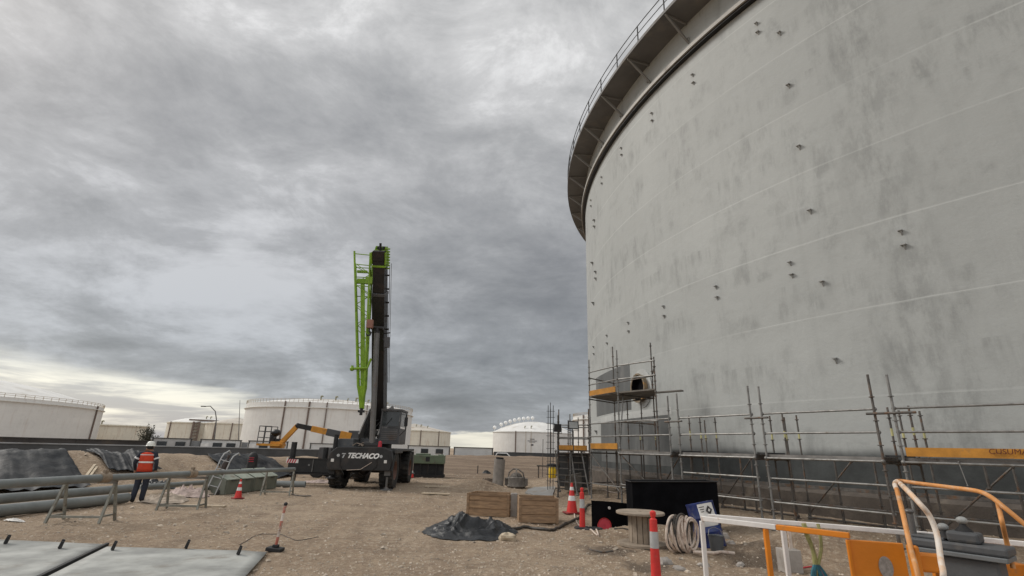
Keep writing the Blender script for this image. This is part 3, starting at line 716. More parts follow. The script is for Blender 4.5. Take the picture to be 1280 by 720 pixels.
arcwall('dike_wall','very dark low dike below the domed tank at the left edge',[PL(-200,62),PL(0,62),PL(90,62),PL(182,63)],1.62,m_wall2,.5)
arcwall('wall','dark wall at the foot of the domed tank with globes',[PL(617,80),PL(700,80),PL(800,84),PL(900,90)],1.42,m_wall,.3)
def cabin(u0,u1,label,d=70,top=1.95,wins=(),door=None,mt=m_container):
    p,q=PL(u0,d),PL(u1,d); c=(p+q)/2; L=(q-p).length; ang=math.atan2((q-p).y,(q-p).x)
    t=thing('site_cabin',label,'cabin',(c.x,c.y,-.6),ang,'row of site cabins beyond the wall')
    H=top+.6
    mb=MB(); mb.box((0,1.2,H/2),(L,2.4,H)); 
    for i in range(int(L/.3)): mb.box((-L/2+.2+i*.3,-.012,H/2),(.05,.025,H-.3))
    obj('wall',mb,mt,t)
    mb=MB(); mb.box((0,1.2,H+.045),(L+.12,2.56,.085)); obj('roof',mb,m_trim,t)
    for w in wins:
        x=(w-.5)*L; mb=MB(); mb.box((x,-.05,H-.58),(.95,.06,.56)); f=obj('window',mb,m_trim,t)
        mb=MB(); mb.box((x,-.085,H-.58),(.85,.02,.46)); obj('pane',mb,m_glass,f)
    if door is not None:
        x=(door-.5)*L; mb=MB(); mb.box((x,-.04,H/2-.1),(.85,.05,H-.5)); obj('door',mb,M('door white',(.66,.66,.65),.5),t)
    for sx in (-1,1):
        mb=MB(); mb.box((sx*(L/2-.05),-.03,H/2),(.14,.07,H)); obj('corner_post',mb,m_trim,t)
cabin(186,236,'grey white cabin behind the worker, leftmost of the row',wins=(.25,.72),mt=M('dull cabin panel',(.42,.42,.42),.6,0,.1,.8))
cabin(247,299,'white cabin with two windows below the street lamp',wins=(.42,.75),door=.12)
cabin(308,358,'white cabin behind the distant orange lift basket',wins=(.38,.72),door=.1)
cabin(386,440,'windowless white cabin partly behind the crane',top=1.86)
cabin(509,562,'white cabin with two dark windows, right of the crane',wins=(.4,.75),door=.1)
cabin(567,616,'plain windowless white cabin with a dark roof edge',top=1.92)
for u0,u1,lb in ((236.5,246.5,'narrow grey panel between the two leftmost cabins'),(299.5,307.5,'narrow grey panel between two white cabins near the lift basket')):
    p,q=PL(u0,70.6),PL(u1,70.6); c=(p+q)/2; t=thing('fence_panel',lb,'panel',(c.x,c.y,-.6),math.atan2((q-p).y,(q-p).x))
    mb=MB(); mb.box((0,0,1.2),((q-p).length,.08,2.4))
    for i in range(6): mb.box(((i-2.5)*.16,-.06,1.2),(.04,.05,2.4))
    obj('sheet',mb,m_containerg,t)
t=thing('parked_car','small white car, only its roof showing above the dirt berm','car',tuple(PL(628,74,-.1)),R_(0))
mb=MB(); mb.prism([(-1.1,-.85,.9),(-.75,-.85,1.5),(.65,-.85,1.52),(1.25,-.85,.95)],(0,1.7,0)); obj('cabin',mb,M('car white',(.75,.75,.74),.3,bump=0),t,bevel=.08)
mb=MB(); mb.prism([(-2.0,-.88,.35),(-2.0,-.88,.9),(2.1,-.88,.92),(2.2,-.88,.35)],(0,1.76,0)); obj('body',mb,MATS['car white'],t,bevel=.08)
mb=MB(); mb.prism([(-.92,-.86,.98),(-.68,-.86,1.4),(.58,-.86,1.41),(1.02,-.86,1.0)],(0,-.004,0)); obj('window',mb,m_glass,t)
for x in (-1.3,1.35):
    mb=MB(); mb.lathe([(.01,-.9),(.34,-.9),(.34,.9),(.01,.9)],16,(x,0,.34),Euler((math.pi/2,0,0)).to_matrix()); obj('wheel',mb,m_tyre,t)
# street lamp and antenna
p=PL(266,110,-.6); t=thing('street_lamp','curved arm street lamp rising in front of the cream tanks','lamp',p)
zt=A(273,524,p.y).z+.6; tip=A(256,508,p.y)-p
mb=MB(); top=Vector((A(270.5,524,p.y).x-p.x,0,zt)); mb.tube([(0,0,0),top,(top.x-.5,0,zt+1.4),(top.x-1.6,0,zt+2.3),(tip.x,0,tip.z)],[.13,.1,.09,.08,.07],8); obj('pole',mb,m_steelgrey,t,smooth=True)
mb=MB(); mb.box((tip.x-.25,0,tip.z),(.9,.3,.18)); obj('lamp_head',mb,m_grey,t,bevel=.04)
p=PL(297,140,-.6); t=thing('antenna_mast','very thin mast left of the large white tank','mast',p)
mb=MB(); zz=A(300,500,p.y).z+.6; mb.tube([(0,0,0),(A(300,500,p.y).x-p.x,0,zz)],[.12,.05],6); obj('pole',mb,m_steelgrey,t)
# scrub-like dead shrub beside low tank
p=PL(180,100,-.6); t=thing('dry_shrub','dark scraggly leafless shrub beside the low rusty tank','shrub',p)
mb=MB(); rnd=random.Random(5); base=A(182,555,p.y)-p
hz_=A(180,534,p.y).z+.6
for i in range(46):
    a=rnd.uniform(0,6.28); r=rnd.uniform(.2,1.9); z=hz_*rnd.uniform(.55,1.1)
    m1=Vector((r*.3*math.cos(a),r*.3*math.sin(a),z*.5)); e_=Vector((r*math.cos(a),r*math.sin(a),z))
    mb.tube([(0,0,.0),m1,e_],[.07,.05,.015],4)
    for j in range(7):
        s_=e_.lerp(m1,rnd.random()*.7); mb.tube([s_,s_+Vector((rnd.uniform(-.5,.5),rnd.uniform(-.5,.5),rnd.uniform(-.2,.5)))],[.02,.005],3)
        q=s_+Vector((rnd.uniform(-.4,.4),rnd.uniform(-.4,.4),rnd.uniform(-.1,.4))); mb.box(q,(.16,.02,.12),(rnd.random()*3,rnd.random()*3,0))
obj('branches',mb,M('dark twigs',(.05,.05,.035),.9,bump=0),t)
# ================================================================== liners on the berm
def liner(label,uc0,uc1,uf0,uf1,name='geomembrane_sheet',tc=1.0,tf=-.05,seed=0,lift=.04,amp=.07):
    mb=MB(); nu,nv=90,36; vs=[]
    for i in range(nu+1):
        for j in range(nv+1):
            k=i/nu; t=tf+(tc-tf)*j/nv
            wob=.8*noise.noise(Vector((t*3,k*2,seed)))*(1 if 0<i<nu else 1)
            u=(uf0+(uf1-uf0)*k)*(1-t)+(uc0+(uc1-uc0)*k)*t+wob*5
            a=azp(u,572); f,c,z=lerp_tab(BT,math.degrees(a)); r=f+(c+.6-f)*t
            x,y=r*math.sin(a),r*math.cos(a)
            q_=u+t*38; fold=(1-abs(noise.noise(Vector((q_*.05+seed,t*.5,2))))*2.5)*amp+(1-abs(noise.noise(Vector((q_*.13-seed,t*.6,5))))*2.5)*amp*.5+.02; fold=max(fold,0)
            vs.append(Vector((x,y,Hg(x,y)+lift+fold)))
    fs=[(i*(nv+1)+j,(i+1)*(nv+1)+j,(i+1)*(nv+1)+j+1,i*(nv+1)+j+1) for i in range(nu) for j in range(nv)]
    o=vs[0].copy(); mb.add([p-o for p in vs],fs)
    ob=obj(name,mb,m_liner,smooth=True,angle=180); ob.location=o
    md=ob.modifiers.new('thick','SOLIDIFY'); md.thickness=.008
    tag(ob,label,'sheet',group='black liner sheets on the berm slope'); return ob
liner('wide black liner covering the berm slope at the left edge',-260,72,-330,122,seed=1)
liner('loose bunched black liner piece next to the worker on the slope',104,158,160,232,tc=.98,tf=.35,seed=5,amp=.12,lift=.05)
liner('black liner strip on the berm above the grey green bins',256,330,290,372,seed=9)
# ================================================================== trestles and pipes
def trestle(c,ang,w,h,label,d=.5):
    t=thing('trestle',label,'trestle',c,ang,'steel trestles under the long pipe')
    mb=MB(); mb.bar((-w/2-.03,0,h),(w/2+.03,0,h),.07,.07); obj('beam',mb,m_board,t)
    for sx in (-1,1):
        for sy in (-1,1):
            mb=MB(); mb.bar((sx*w/2,sy*.02,h-.04),(sx*w/2+ sx*.02,sy*d/2,0),.05,.05); obj('leg',mb,m_tre,t)
        mb=MB(); mb.bar((sx*w/2,-d/2*.82,.14),(sx*w/2,d/2*.82,.14),.04,.04); obj('tie',mb,m_tre,t)
    mb=MB(); mb.bar((-w/2,-d/2*.8,.13),(w/2,-d/2*.8,.13),.045,.045); obj('stretcher',mb,m_tre,t)
m_tre=M('worn trestle paint',(.24,.235,.20),.6,.2,.25,5,dirt=(.14,.10,.07),dscale=4)
def gz(x,y): return Hg(x,y)
tA=G(101,652); tB=G(227,636); tC=G(346,619)
dirp=(Vector((tC.x,tC.y,0))-Vector((tA.x,tA.y,0))).normalized()
for c,lb,w in ((tA,'rust stained trestle nearest the camera under the pipe, at the left',1.05),(tB,'middle trestle under the pipe, right of the worker',1.0),(tC,'small far trestle under the pipe end near the bins',.95)):
    trestle((c.x,c.y,gz(c.x,c.y)-.01),R_(8) if c is not tC else R_(10),w,.86,lb,.6)
def pipe(name,label,p,q,r,mt=m_pipe,flange=False,group=None):
    p=Vector(p);q=Vector(q); t=thing(name,label,'pipe',p,0,group)
    d=(q-p).normalized(); a=Vector((0,0,1)); x=d.cross(a).normalized(); y=d.cross(x); mm=Matrix((x,y,d)).transposed(); L=(q-p).length
    mb=MB(); mb.lathe([(r*.88,.0),(r,0),(r,L),(r*.88,L),(r*.88,0)],20,(0,0,0),mm); o=obj('tube',mb,mt,t,smooth=True)
    if flange:
        for s in flange:
            mb=MB(); c=d*(L*s); mb.lathe([(r*1.01,-.12),(r*1.45,-.11),(r*1.45,-.03),(r*1.2,0),(r*1.45,.03),(r*1.45,.11),(r*1.01,.12)],14,c,mm)
            mb.box(c+Vector((0,0,.1)),(.06,.1,.14)); obj('coupling',mb,M('rusty coupling',(.28,.22,.16),.7,.2,.3,8),t,smooth=True)
    return t
P0=Vector(A(0,603,tA.y-2.6)); 
zpipe=.97
pa=G(-60,609,zpipe); pb=G(128,597.5,zpipe); pc=G(241,592,zpipe); pd=G(368,586.5,.95)
pipe('steel_pipe','grey pipe resting on the nearest trestle and running out at left',pa,pb-dirp*.05,.085,group='grey pipes at the berm')
pipe('steel_pipe','long thin grey pipe spanning the trestles in front of the worker',pb+dirp*.05,pc,.075,flange=(.0,.99),group='grey pipes at the berm')
pipe('steel_pipe','grey pipe with a free end on the far trestle, in front of the bins',pc+dirp*.1,pd,.065,group='grey pipes at the berm')
def onG(u,v,r): 
    p=G(u,v,0); p.z=Hg(p.x,p.y)+r; return p
def seat(p,q,r,lift=0):
    d=(q-p); mx=max(Hg(p.x+d.x*k/12,p.y+d.y*k/12) for k in range(13)); p=p.copy();q=q.copy(); p.z=q.z=mx+r+lift; return p,q
p1,q1=seat(G(-70,655),G(157,629),.13); pipe('steel_pipe','thick grey pipe lying on the soil, lower of the two by the near trestle',p1,q1,.14,group='grey pipes at the berm')
p2,q2=seat(G(-70,643),G(168,619.5),.13,.10); pipe('steel_pipe','thick grey pipe behind and above the lowest one, beside the liner',p2,q2,.13,group='grey pipes at the berm')
p3,q3=seat(G(176,618),G(278,609),.09,.12); pipe('steel_pipe','thin pale pipe on the ground right of the worker',p3,q3,.09,group='grey pipes at the berm')
# ================================================================== crumpled sheets
def crumple(name,label,cat,c,rx,ry,h,mt,seed,rot=0,group=None,fold=.5,n=90,peaks=()):
    vs=[];fs=[]
    nr,na=(60 if n>100 else 34),n
    for i in range(nr+1):
        for k in range(na):
            a=2*math.pi*k/na; e=1+.22*noise.noise(Vector((math.cos(a)*1.6,math.sin(a)*1.6,seed)))+.07*noise.noise(Vector((math.cos(a)*6,math.sin(a)*6,seed)))
            r=i/nr; x=r*rx*e*math.cos(a); y=r*ry*e*math.sin(a)
            v=Vector((x/rx*1.5,y/ry*1.5,seed*1.7))
            w=v+Vector((noise.noise(v*1.3),noise.noise(v*1.3+Vector((7,7,7))),0))*.5
            rid=1.05-(abs(noise.noise(w*1.5))**.7)*2.3; rid2=1.05-(abs(noise.noise(w*3.4+Vector((3,1,4))))**.7)*2.3
            env=(1-r**2.2)
            z=h*env*(.38+.5*rid*fold+.24*rid2*fold)+.035*max(0,rid2)*(1-r*.6)+.012
            for (px,py,pr,ph) in peaks: z+=ph*math.exp(-(((x-px)/pr)**2+((y-py)/pr)**2))
            ca,sa=math.cos(rot),math.sin(rot); X=c[0]+x*ca-y*sa; Y=c[1]+x*sa+y*ca
            vs.append(Vector((X-c[0],Y-c[1],max(z,.012)+Hg(X,Y)-Hg(c[0],c[1]))))
    for i in range(nr):
        for k in range(na): fs.append((i*na+k,i*na+(k+1)%na,(i+1)*na+(k+1)%na,(i+1)*na+k))
    mb=MB(); mb.add(vs,fs); o=obj(name,mb,mt,smooth=True,angle=180); o.location=(c[0],c[1],Hg(c[0],c[1])); tag(o,label,cat,group)
    return o
def tarpmat():
    mt,t,b=newmat('black tarpaulin'); g=t.n('ShaderNodeNewGeometry').outputs['Position']
    n=t.noise(g,3,8,.65,.5); t.l(t.mix(t.ramp(n,.4,.8),(.010,.012,.015),(.038,.038,.038)),b.inputs['Base Color']); b.inputs['Roughness'].default_value=.42
    bp=t.n('ShaderNodeBump'); bp.inputs['Strength'].default_value=.6; bp.inputs['Distance'].default_value=.05
    t.l(t.noise(g,7,5,.6,.7),bp.inputs['Height']); t.l(bp.outputs[0],b.inputs['Normal']); return mt
m_tarp=tarpmat()
crumple('tarpaulin','crumpled black tarpaulin heaped on the soil in front of the wooden boxes','tarpaulin',(-.80,12.75),1.12,1.05,.34,m_tarp,3,0,fold=.7,n=140,peaks=((-.15,.35,.45,.12),(.55,-.05,.35,.06)))
for i,(u,v,rx,ry,h,mt,lb) in enumerate(((205,627,.75,.5,.3,m_fabric,'crumpled beige cloth on the ground just right of the worker'),(232,621,.8,.5,.42,m_pinkf,'rounded pale pinkish sacking heap behind the middle trestle'),(192,611,.8,.5,.4,m_tarp,'dark crumpled sheet behind the pipes right of the worker'),(250,618,.5,.4,.3,m_fabric,'small beige bundle beside the hand trolley'))):
    p=G(u,v); crumple('crumpled_sheet',lb,'sheet',(p.x,p.y),rx,ry,h,mt,20+i,fold=.7,n=70,group='crumpled sheets beside the berm')
p=G(18,652); crumple('paper_scrap','small white paper scrap on the soil by the lower pipe','paper',(p.x,p.y),.22,.1,.05,m_label,41,n=40)
p=G(634,678); mb=MB()
# ================================================================== wooden boxes
def wbox(c,w,d,h,rz,label):
    t=thing('wooden_box',label,'box',c,rz,'wooden boxes behind the tarpaulin')
    nb=3; g=.022; bh=h/nb
    for i in range(nb):
        for s in (-1,1):
            mb=MB(); mb.box((0,s*(d/2-.0125),bh*(i+.5)),(w-.052,.025,bh-g)); obj('board',mb,m_wood,t,bevel=.004)
            mb=MB(); mb.box((s*(w/2-.0125),0,bh*(i+.5)),(.025,d,bh-g)); obj('board',mb,m_wood,t,bevel=.004)
    for sx in (-1,1):
        for sy in (-1,1):
            mb=MB(); mb.box((sx*(w/2-.055),sy*(d/2-.055),h/2),(.055,.055,h)); obj('corner_post',mb,m_wood,t)
            mb=MB(); mb.box((sx*(w/2-.03),sy*(d/2+.012),h/2-.01),(.07,.022,h)); obj('batten',mb,m_woodd,t,bevel=.003)
    for sy in (-1,1):
        mb=MB(); mb.box((0,sy*(d/2+.012),h-.035),(w-.14,.022,.06)); obj('batten',mb,m_woodd,t)
    mb=MB(); mb.box((0,0,.02),(w-.06,d-.06,.02)); obj('floor',mb,m_wood,t)
m_woodd=M('darker pine batten',(.26,.17,.10),.8,0,.25,3,dirt=(.15,.1,.07),dscale=3,stretch=(1,1,4))
b1a,b1b=G(589,645),G(639,650.5); c=(b1a+b1b)/2
wbox((-.42,16.2,Hg(-.42,16.2)-.01),1.28,.8,.62,R_(-14),'open wooden box of pine boards, left of two, behind the tarpaulin')
wbox((.88,15.05,Hg(.88,15.05)-.01),1.06,.8,.64,R_(2),'open wooden box of pine boards, right of two, beside the red cone')
t=thing('concrete_post','short pale concrete post standing between the two wooden boxes','post',(.24,15.9,Hg(.24,15.9)-.05)); mb=MB(); mb.box((0,0,.33),(.2,.2,.68)); obj('post_body',mb,m_concrete,t,bevel=.02)
# concrete pipe stub, mixer bowl, slab
p=G(622,612); t=thing('concrete_pipe','upright weathered concrete pipe section standing on the soil','pipe',(p.x,p.y,Hg(p.x,p.y)-.03),0,rot=(0,R_(2.5),0))
mb=MB(); mb.lathe([(.21,1.28),(.27,1.28),(.27,.12),(.31,.02),(.31,0)],28); mb.lathe([(.21,1.28),(.21,.9),(.01,.9)],28); obj('pipe_wall',mb,M('grey brown concrete',(.24,.215,.19),.9,0,.2,3,dirt=(.15,.125,.1),dscale=2),t,smooth=True)
mb=MB(); mb.lathe([(.17,1.36),(.19,1.36),(.19,1.2)],20); obj('liner_ring',mb,m_black,t)
p=G(645,611); t=thing('concrete_bucket','mud caked steel concrete bucket with a lifting bail','bucket',(p.x,p.y,Hg(p.x,p.y)-.01))
m_mud=M('mud caked steel',(.20,.18,.16),.8,.2,.3,4,dirt=(.13,.11,.09),dscale=3,bump=.5)
mb=MB(); mb.lathe([(.01,.08),(.42,.05),(.50,.12),(.46,.2),(.44,.52),(.38,.56),(.34,.50),(.33,.3),(.01,.3)],28); obj('bowl',mb,m_mud,t,smooth=True)
mb=MB(); mb.tube([(-.42,0,.45),(-.36,0,.75),(-.16,0,.92),(.1,0,.90),(.33,0,.75),(.42,0,.45)],.035,8); mb.tube([(0,-.35,.5),(0,-.2,.82),(0,0,.93),(0,.2,.82),(0,.35,.5)],.03,8); obj('bail',mb,m_mud,t,smooth=True)
for s in (-1,1): mb=MB(); mb.box((s*.5,0,.32),(.16,.3,.34)); obj('side_bracket',mb,m_mud,t,bevel=.02)
mb=MB(); mb.sphere((0,.05,.55),.3,8,(1,1,.7)); obj('drum',mb,m_mud,t,smooth=True)
p=G(608,606); crumple('soil_heap','small dark heap of loose soil left of the concrete pipe','soil',(p.x,p.y),.9,.6,.5,M('damp soil',(.11,.08,.06),.95,0,.3,6,bump=.8),61,fold=.5,n=60)
sl=[G(656,617),G(690,624),G(694,616),G(668,612)]; c=sl[0]; zc=Hg(c.x,c.y); t=thing('concrete_slab','thin pale concrete slab flush with the ground behind the right wooden box','slab',(c.x,c.y,zc))
mb=MB(); n=12; vs=[]
for zz in (.045,-.1):
    for i in range(n+1):
        for j in range(n+1):
            q=sl[0].lerp(sl[1],i/n).lerp(sl[3].lerp(sl[2],i/n),j/n); vs.append(Vector((q.x-c.x,q.y-c.y,Hg(q.x,q.y)-zc+zz)))
N1=(n+1)**2; fs=[(i*(n+1)+j,(i+1)*(n+1)+j,(i+1)*(n+1)+j+1,i*(n+1)+j+1) for i in range(n) for j in range(n)]
bd_=[i*(n+1) for i in range(n+1)]+[n*(n+1)+j for j in range(1,n+1)]+[i*(n+1)+n for i in range(n-1,-1,-1)]+[j for j in range(n-1,0,-1)]
fs+=[(bd_[k],bd_[(k+1)%len(bd_)],bd_[(k+1)%len(bd_)]+N1,bd_[k]+N1) for k in range(len(bd_))]
mb.add(vs,fs); obj('slab_body',mb,M('pale slab',(.27,.265,.255),.8,0,.12,2,dirt=(.26,.23,.2)),t)
# planks on the ground
for i,(u,v,L,w,rz,lb) in enumerate(((545,618.5,1.15,.3,-3,'pale plank lying on the soil, nearer of two, right of the crane'),(547,609.5,1.2,.3,4,'pale plank lying on the soil, farther of two, right of the crane'),(255,633.5,1.2,.18,4,'pale plank on the ground behind the middle trestle'),(222,631.5,.8,.1,-12,'short brown board by the middle trestle leg'))):
    p=G(u,v); t=thing('plank',lb,'plank',(p.x,p.y,Hg(p.x,p.y)+.015),R_(rz),'loose planks on the soil')
    mb=MB(); mb.box((0,0,.02),(L,w,.04)); mb.box((0,0,.045),(.05,w*.9,.012)); obj('board',mb,m_plank if i!=3 else m_woodgrey,t,bevel=.004)
# ================================================================== cones and delineators
def cone(c,h,label,base=True):
    t=thing('traffic_cone',label,'cone',(c.x,c.y,Hg(c.x,c.y)),random.uniform(0,1),'red and white traffic cones')
    mb=MB(); mb.box((0,0,.02),(h*.52,h*.52,.04)); obj('base',mb,m_blackred,t,bevel=.01)
    R0=h*.2
    def rr(z): return R0+(h*.035-R0)*(z/h)
    mb=MB(); mb.lathe([(rr(.04),.04),(rr(h),h),(.005,h)],20); obj('cone_body',mb,m_red,t,smooth=True)
    for z0,z1 in ((.42*h,.58*h),(.76*h,.87*h)):
        mb=MB(); mb.lathe([(rr(z0)+.003,z0),(rr(z1)+.003,z1)],20); obj('reflective_band',mb,m_reflw,t,smooth=True)
m_blackred=M('dirty red base',(.22,.03,.025),.7,0,.2,4)
cone(G(297,624),.62,'red cone with white bands in front of the green bins')
cone(G(514,597.5),.75,'small distant red cone beside the crane tyre and green generator')
cone(G(715,645),.86,'tall red cone with white bands behind the delineator post')
def delin(c,label,h=.98):
    t=thing('delineator_post',label,'bollard',(c.x,c.y,Hg(c.x,c.y)),0,'red delineator posts with dull grey bands')
    mb=MB(); mb.lathe([(.01,.05),(.20,.05),(.21,.03),(.21,0),(.01,0)],8); obj('base',mb,m_black,t)
    mb=MB(); mb.lathe([(.075,.05),(.055,h*.88),(.04,h*.89),(.03,h*.9),(.045,h*.94),(.045,h*.98),(.02,h),(.005,h)],20); obj('post_body',mb,m_red,t,smooth=True)
    mb=MB(); z0,z1=h*.50,h*.72; r=lambda z:.075-.02*z/(h*.88)+.003
    mb.lathe([(r(z0),z0),(r(z1),z1)],20); obj('reflective_band',mb,m_reflg,t,smooth=True)
delin(G(728,660),'red delineator post with dull grey band, left, near the black sheet')
delin(G(821,735),'red delineator post in the foreground, its foot cut by the bottom edge',1.02)
# ================================================================== black covered box, low black sheet
k0,k1=G(791,656),G(896,655)
def drape(name,label,pts,h,th,seed):
    """upright folded rubber sheet along a plan polyline"""
    c=pts[0]; t=thing(name,label,'sheet',(c.x,c.y,Hg(c.x,c.y)))
    return t
t=thing('covered_box','large black covered box standing before the scaffold','box',(4.20,13.75,Hg(4.20,13.75)-.12),R_(-2))
mb=MB(); n=24
W_=2.12; Dp=.8; vs=[]; per=[]
for k in range(n): per.append((-W_/2+W_*k/n,-Dp/2))
for k in range(10): per.append((W_/2,-Dp/2+Dp*k/10))
for k in range(n): per.append((W_/2-W_*k/n,Dp/2))
for k in range(10): per.append((-W_/2,Dp/2-Dp*k/10))
NP=len(per); rows=10
for j in range(rows+1):
    z=1.22*j/rows
    for (x,y) in per:
        f=1+.035*noise.noise(Vector((x*2,y*2,z*.6))); sl_=.02*(x/W_)
        vs.append(Vector((x*f,y*f*(1+.12*noise.noise(Vector((x*3,y,z*.5)))),z*(1+.05*x/W_))))
fs=[(j*NP+k,j*NP+(k+1)%NP,(j+1)*NP+(k+1)%NP,(j+1)*NP+k) for j in range(rows) for k in range(NP)]
fs.append(tuple(rows*NP+k for k in range(NP)))
mb.add(vs,fs); obj('cover',mb,MATS['matt black sheeting and hole shade'],t)
mb=MB(); mb.tube([Vector((x*1.01,y*1.01,1.23*(1+.05*x/W_))) for x,y in per],.014,6,closed=True); obj('rim',mb,m_boom,t)
t=thing('low_sheet','low black rubber sheet on edge left of the large black box','sheet',(2.90,14.35,Hg(2.90,14.35)-.03),R_(-3))
mb=MB(); vs=[]; 
for i in range(21):
    x=-.62+1.5*i/20; y=.06*noise.noise(Vector((x*2,3,1)))
    h_=.66-.10*(i/20)**2-.03*abs(noise.noise(Vector((x*3,1,1)))) if i>0 else .66
    vs+= [Vector((x,y,0)),Vector((x,y+.05,h_)),Vector((x,y+.09,h_)),Vector((x,y+.05,0))]
fs=[]
for i in range(20):
    a=i*4;b=a+4; fs+=[(a,b,b+1,a+1),(a+1,b+1,b+2,a+2),(a+2,b+2,b+3,a+3)]
fs+=[(0,1,2,3),(80,83,82,81)]
mb.add(vs,fs); obj('rubber_panel',mb,MATS['matt black sheeting and hole shade'],t)
mb=MB(); mb.lathe([(.01,-.015),(.035,-.015),(.035,.012),(.01,.012)],14,(-.16,-.02,.5),Euler((math.pi/2,0,0)).to_matrix()); obj('eyelet',mb,m_label,t)
# red bucket, rubber ring
p=G(756,662); t=thing('red_bucket','red plastic bucket lying mouth out by the low black sheet','bucket',(p.x,p.y,Hg(p.x,p.y)+.10),rot=(R_(80),0,0))
mb=MB(); mb.lathe([(.16,-.005),(.17,0),(.13,-.3),(.01,-.3)],24); obj('bucket_wall',mb,m_red,t,smooth=True)
mb=MB(); mb.lathe([(.01,-.02),(.155,-.02)],24); obj('lid',mb,m_redpaint,t)
p=G(742,664); t=thing('rubber_ring','flat black rubber ring lying beside the delineator post','ring',(p.x,p.y,Hg(p.x,p.y)+.03))
mb=MB(); mb.tube([(.2*math.cos(a/20*6.283),.16*math.sin(a/20*6.283),0) for a in range(20)],.035,8,closed=True); obj('ring_body',mb,m_black,t,smooth=True)
# ================================================================== cable spool
p=G(802,681); t=thing('cable_spool','empty wooden cable spool standing on end like a table','spool',(p.x,p.y,Hg(p.x,p.y)),R_(20))
mb=MB(); mb.lathe([(.01,0),(.52,0),(.52,.045),(.01,.045)],40); obj('lower_disc',mb,m_woodgrey,t)
mb=MB(); mb.lathe([(.04,.60),(.50,.60),(.515,.61),(.515,.645),(.50,.655),(.04,.655)],40); obj('upper_disc',mb,m_woodgrey,t)
for k in range(14):
    a=2*math.pi*k/14; mb=MB(); mb.box((.245*math.cos(a),.245*math.sin(a),.3225),(.025,.1,.553),(0,0,a)); obj('stave',mb,m_woodgrey,t,bevel=.003)
# ================================================================== blue drum
p=G(891,686); t=thing('steel_drum','blue steel drum with a white label leaning on the black box','drum',(p.x,p.y,Hg(p.x,p.y)-.02),rot=(R_(-9),R_(-11),R_(0)))
prof=[(.01,.02),(.27,.02),(.29,0),(.295,.02),(.287,.05),(.287,.27),(.296,.285),(.296,.305),(.287,.32),(.287,.55),(.296,.565),(.296,.585),(.287,.6),(.287,.83),(.295,.86),(.29,.88),(.27,.86),(.01,.86)]
mb=MB(); mb.lathe(prof,36); obj('drum_body',mb,m_blue,t,smooth=True)
mb=MB(); mb.lathe([(.2885,.40),(.298,.42),(.2985,.6),(.2895,.62),(.2895,.84)],16,a0=R_(-120),a1=R_(-50)); lb=obj('paper_label',mb,m_label,t,smooth=True)
mb=MB(); a=R_(-78); e=Vector((math.cos(a),math.sin(a),0)); tn=Vector((-e.y,e.x,0)); c=e*.302+Vector((0,0,.70))
mb.prism([c+tn*.075,c+Vector((0,0,.09)),c-tn*.075,c-Vector((0,0,.09))],e*.003); obj('hazard_diamond',mb,m_mark,lb)
mb=MB(); c2=c+e*.0035; mb.prism([c2+tn*.03,c2+Vector((0,0,.035)),c2-tn*.03-Vector((0,0,.01)),c2-Vector((0,0,.03))],e*.002); obj('flame_mark',mb,m_label,lb)
for i in range(3):
    mb=MB(); a=R_(-105); e=Vector((math.cos(a),math.sin(a),0)); mb.box(e*.300+Vector((0,0,.78-i*.045)),(.004,.11-.02*i,.012),(0,0,a)); obj('print_line',mb,m_mark,lb)
mb=MB(); mb.lathe([(.001,.885),(.03,.885),(.03,.865)],12,(.15,-.1,0)); mb.lathe([(.001,.88),(.02,.88),(.02,.865)],12,(-.16,.05,0)); obj('bung',mb,m_galv,t)
# hose coil
p=G(852,690); t=thing('hose_coil','tangled chalky hose coil leaning beside the blue drum','hose',(p.x,p.y,Hg(p.x,p.y)))
rnd=random.Random(11)
for k in range(15):
    mb=MB(); r=.33+rnd.uniform(-.045,.03)-.004*abs(k-7); off=(k-7)*.028; tilt=rnd.uniform(-.12,.12)
    pts=[]
    for a in range(36):
        w=2*math.pi*a/36; pts.append(Vector((off+.05*math.sin(w+k)+r*.45*math.cos(w),-.1+r*.75*math.cos(w+tilt)*.6,r*math.sin(w)+.35+.015*math.sin(3*w+k))))
    mb.tube(pts,.024 if k%3 else .030,7,closed=True); obj('hose_loop',mb,m_hosew if k%4 else m_hosed,t,smooth=True)
mb=MB(); mb.tube([(.15,-.25,.05),(.35,-.35,.06),(.55,-.3,.05),(.75,-.1,.04),(1.0,-.15,.03)],.03,8); obj('hose_end',mb,m_hosew,t,smooth=True)
p=G(893,690); t=thing('bucket','dark grey plastic bucket in front of the blue drum','bucket',(p.x+.02,p.y-.1,Hg(p.x,p.y)))
mb=MB(); mb.lathe([(.01,.01),(.12,.0),(.15,.28),(.16,.28),(.13,.27),(.11,.03)],22); obj('bucket_wall',mb,m_console,t,smooth=True)
mb=MB(); mb.tube([(-.155,0,.26),(-.11,.05,.38),(0,.07,.42),(.11,.05,.38),(.155,0,.26)],.006,6); obj('handle',mb,m_galv,t)
def lump(c,s,mt,sd):
    mb=MB(); mb.sphere((0,0,0),s,9,(1.25,1,.7)); v2=[]
    for q in mb.v:
        k=1+.55*noise.noise(q/s*1.1+Vector((sd*3.1,0,0)))+.22*noise.noise(q/s*3+Vector((0,sd*2.,0))); v2.append(Vector((q.x*k,q.y*k,q.z*k)))
    mb.v=v2; o=obj('broken_lump',mb,mt,smooth=True,angle=25); o.location=(c[0],c[1],Hg(c[0],c[1])+s*.3); tag(o,LUMPL[sd-1],'lump',group='pale broken lumps on the soil')
LUMPL=['pale broken lump right beside the foreground delineator post','small pale lump nearest the camera below the hose coil','pale lump lying right of the bucket by the blue drum','small pale lump farthest right near the drum','tan chunk at the right edge of the black tarpaulin','small pale lump behind the white rail post','small pale lump in front of the hose coil']
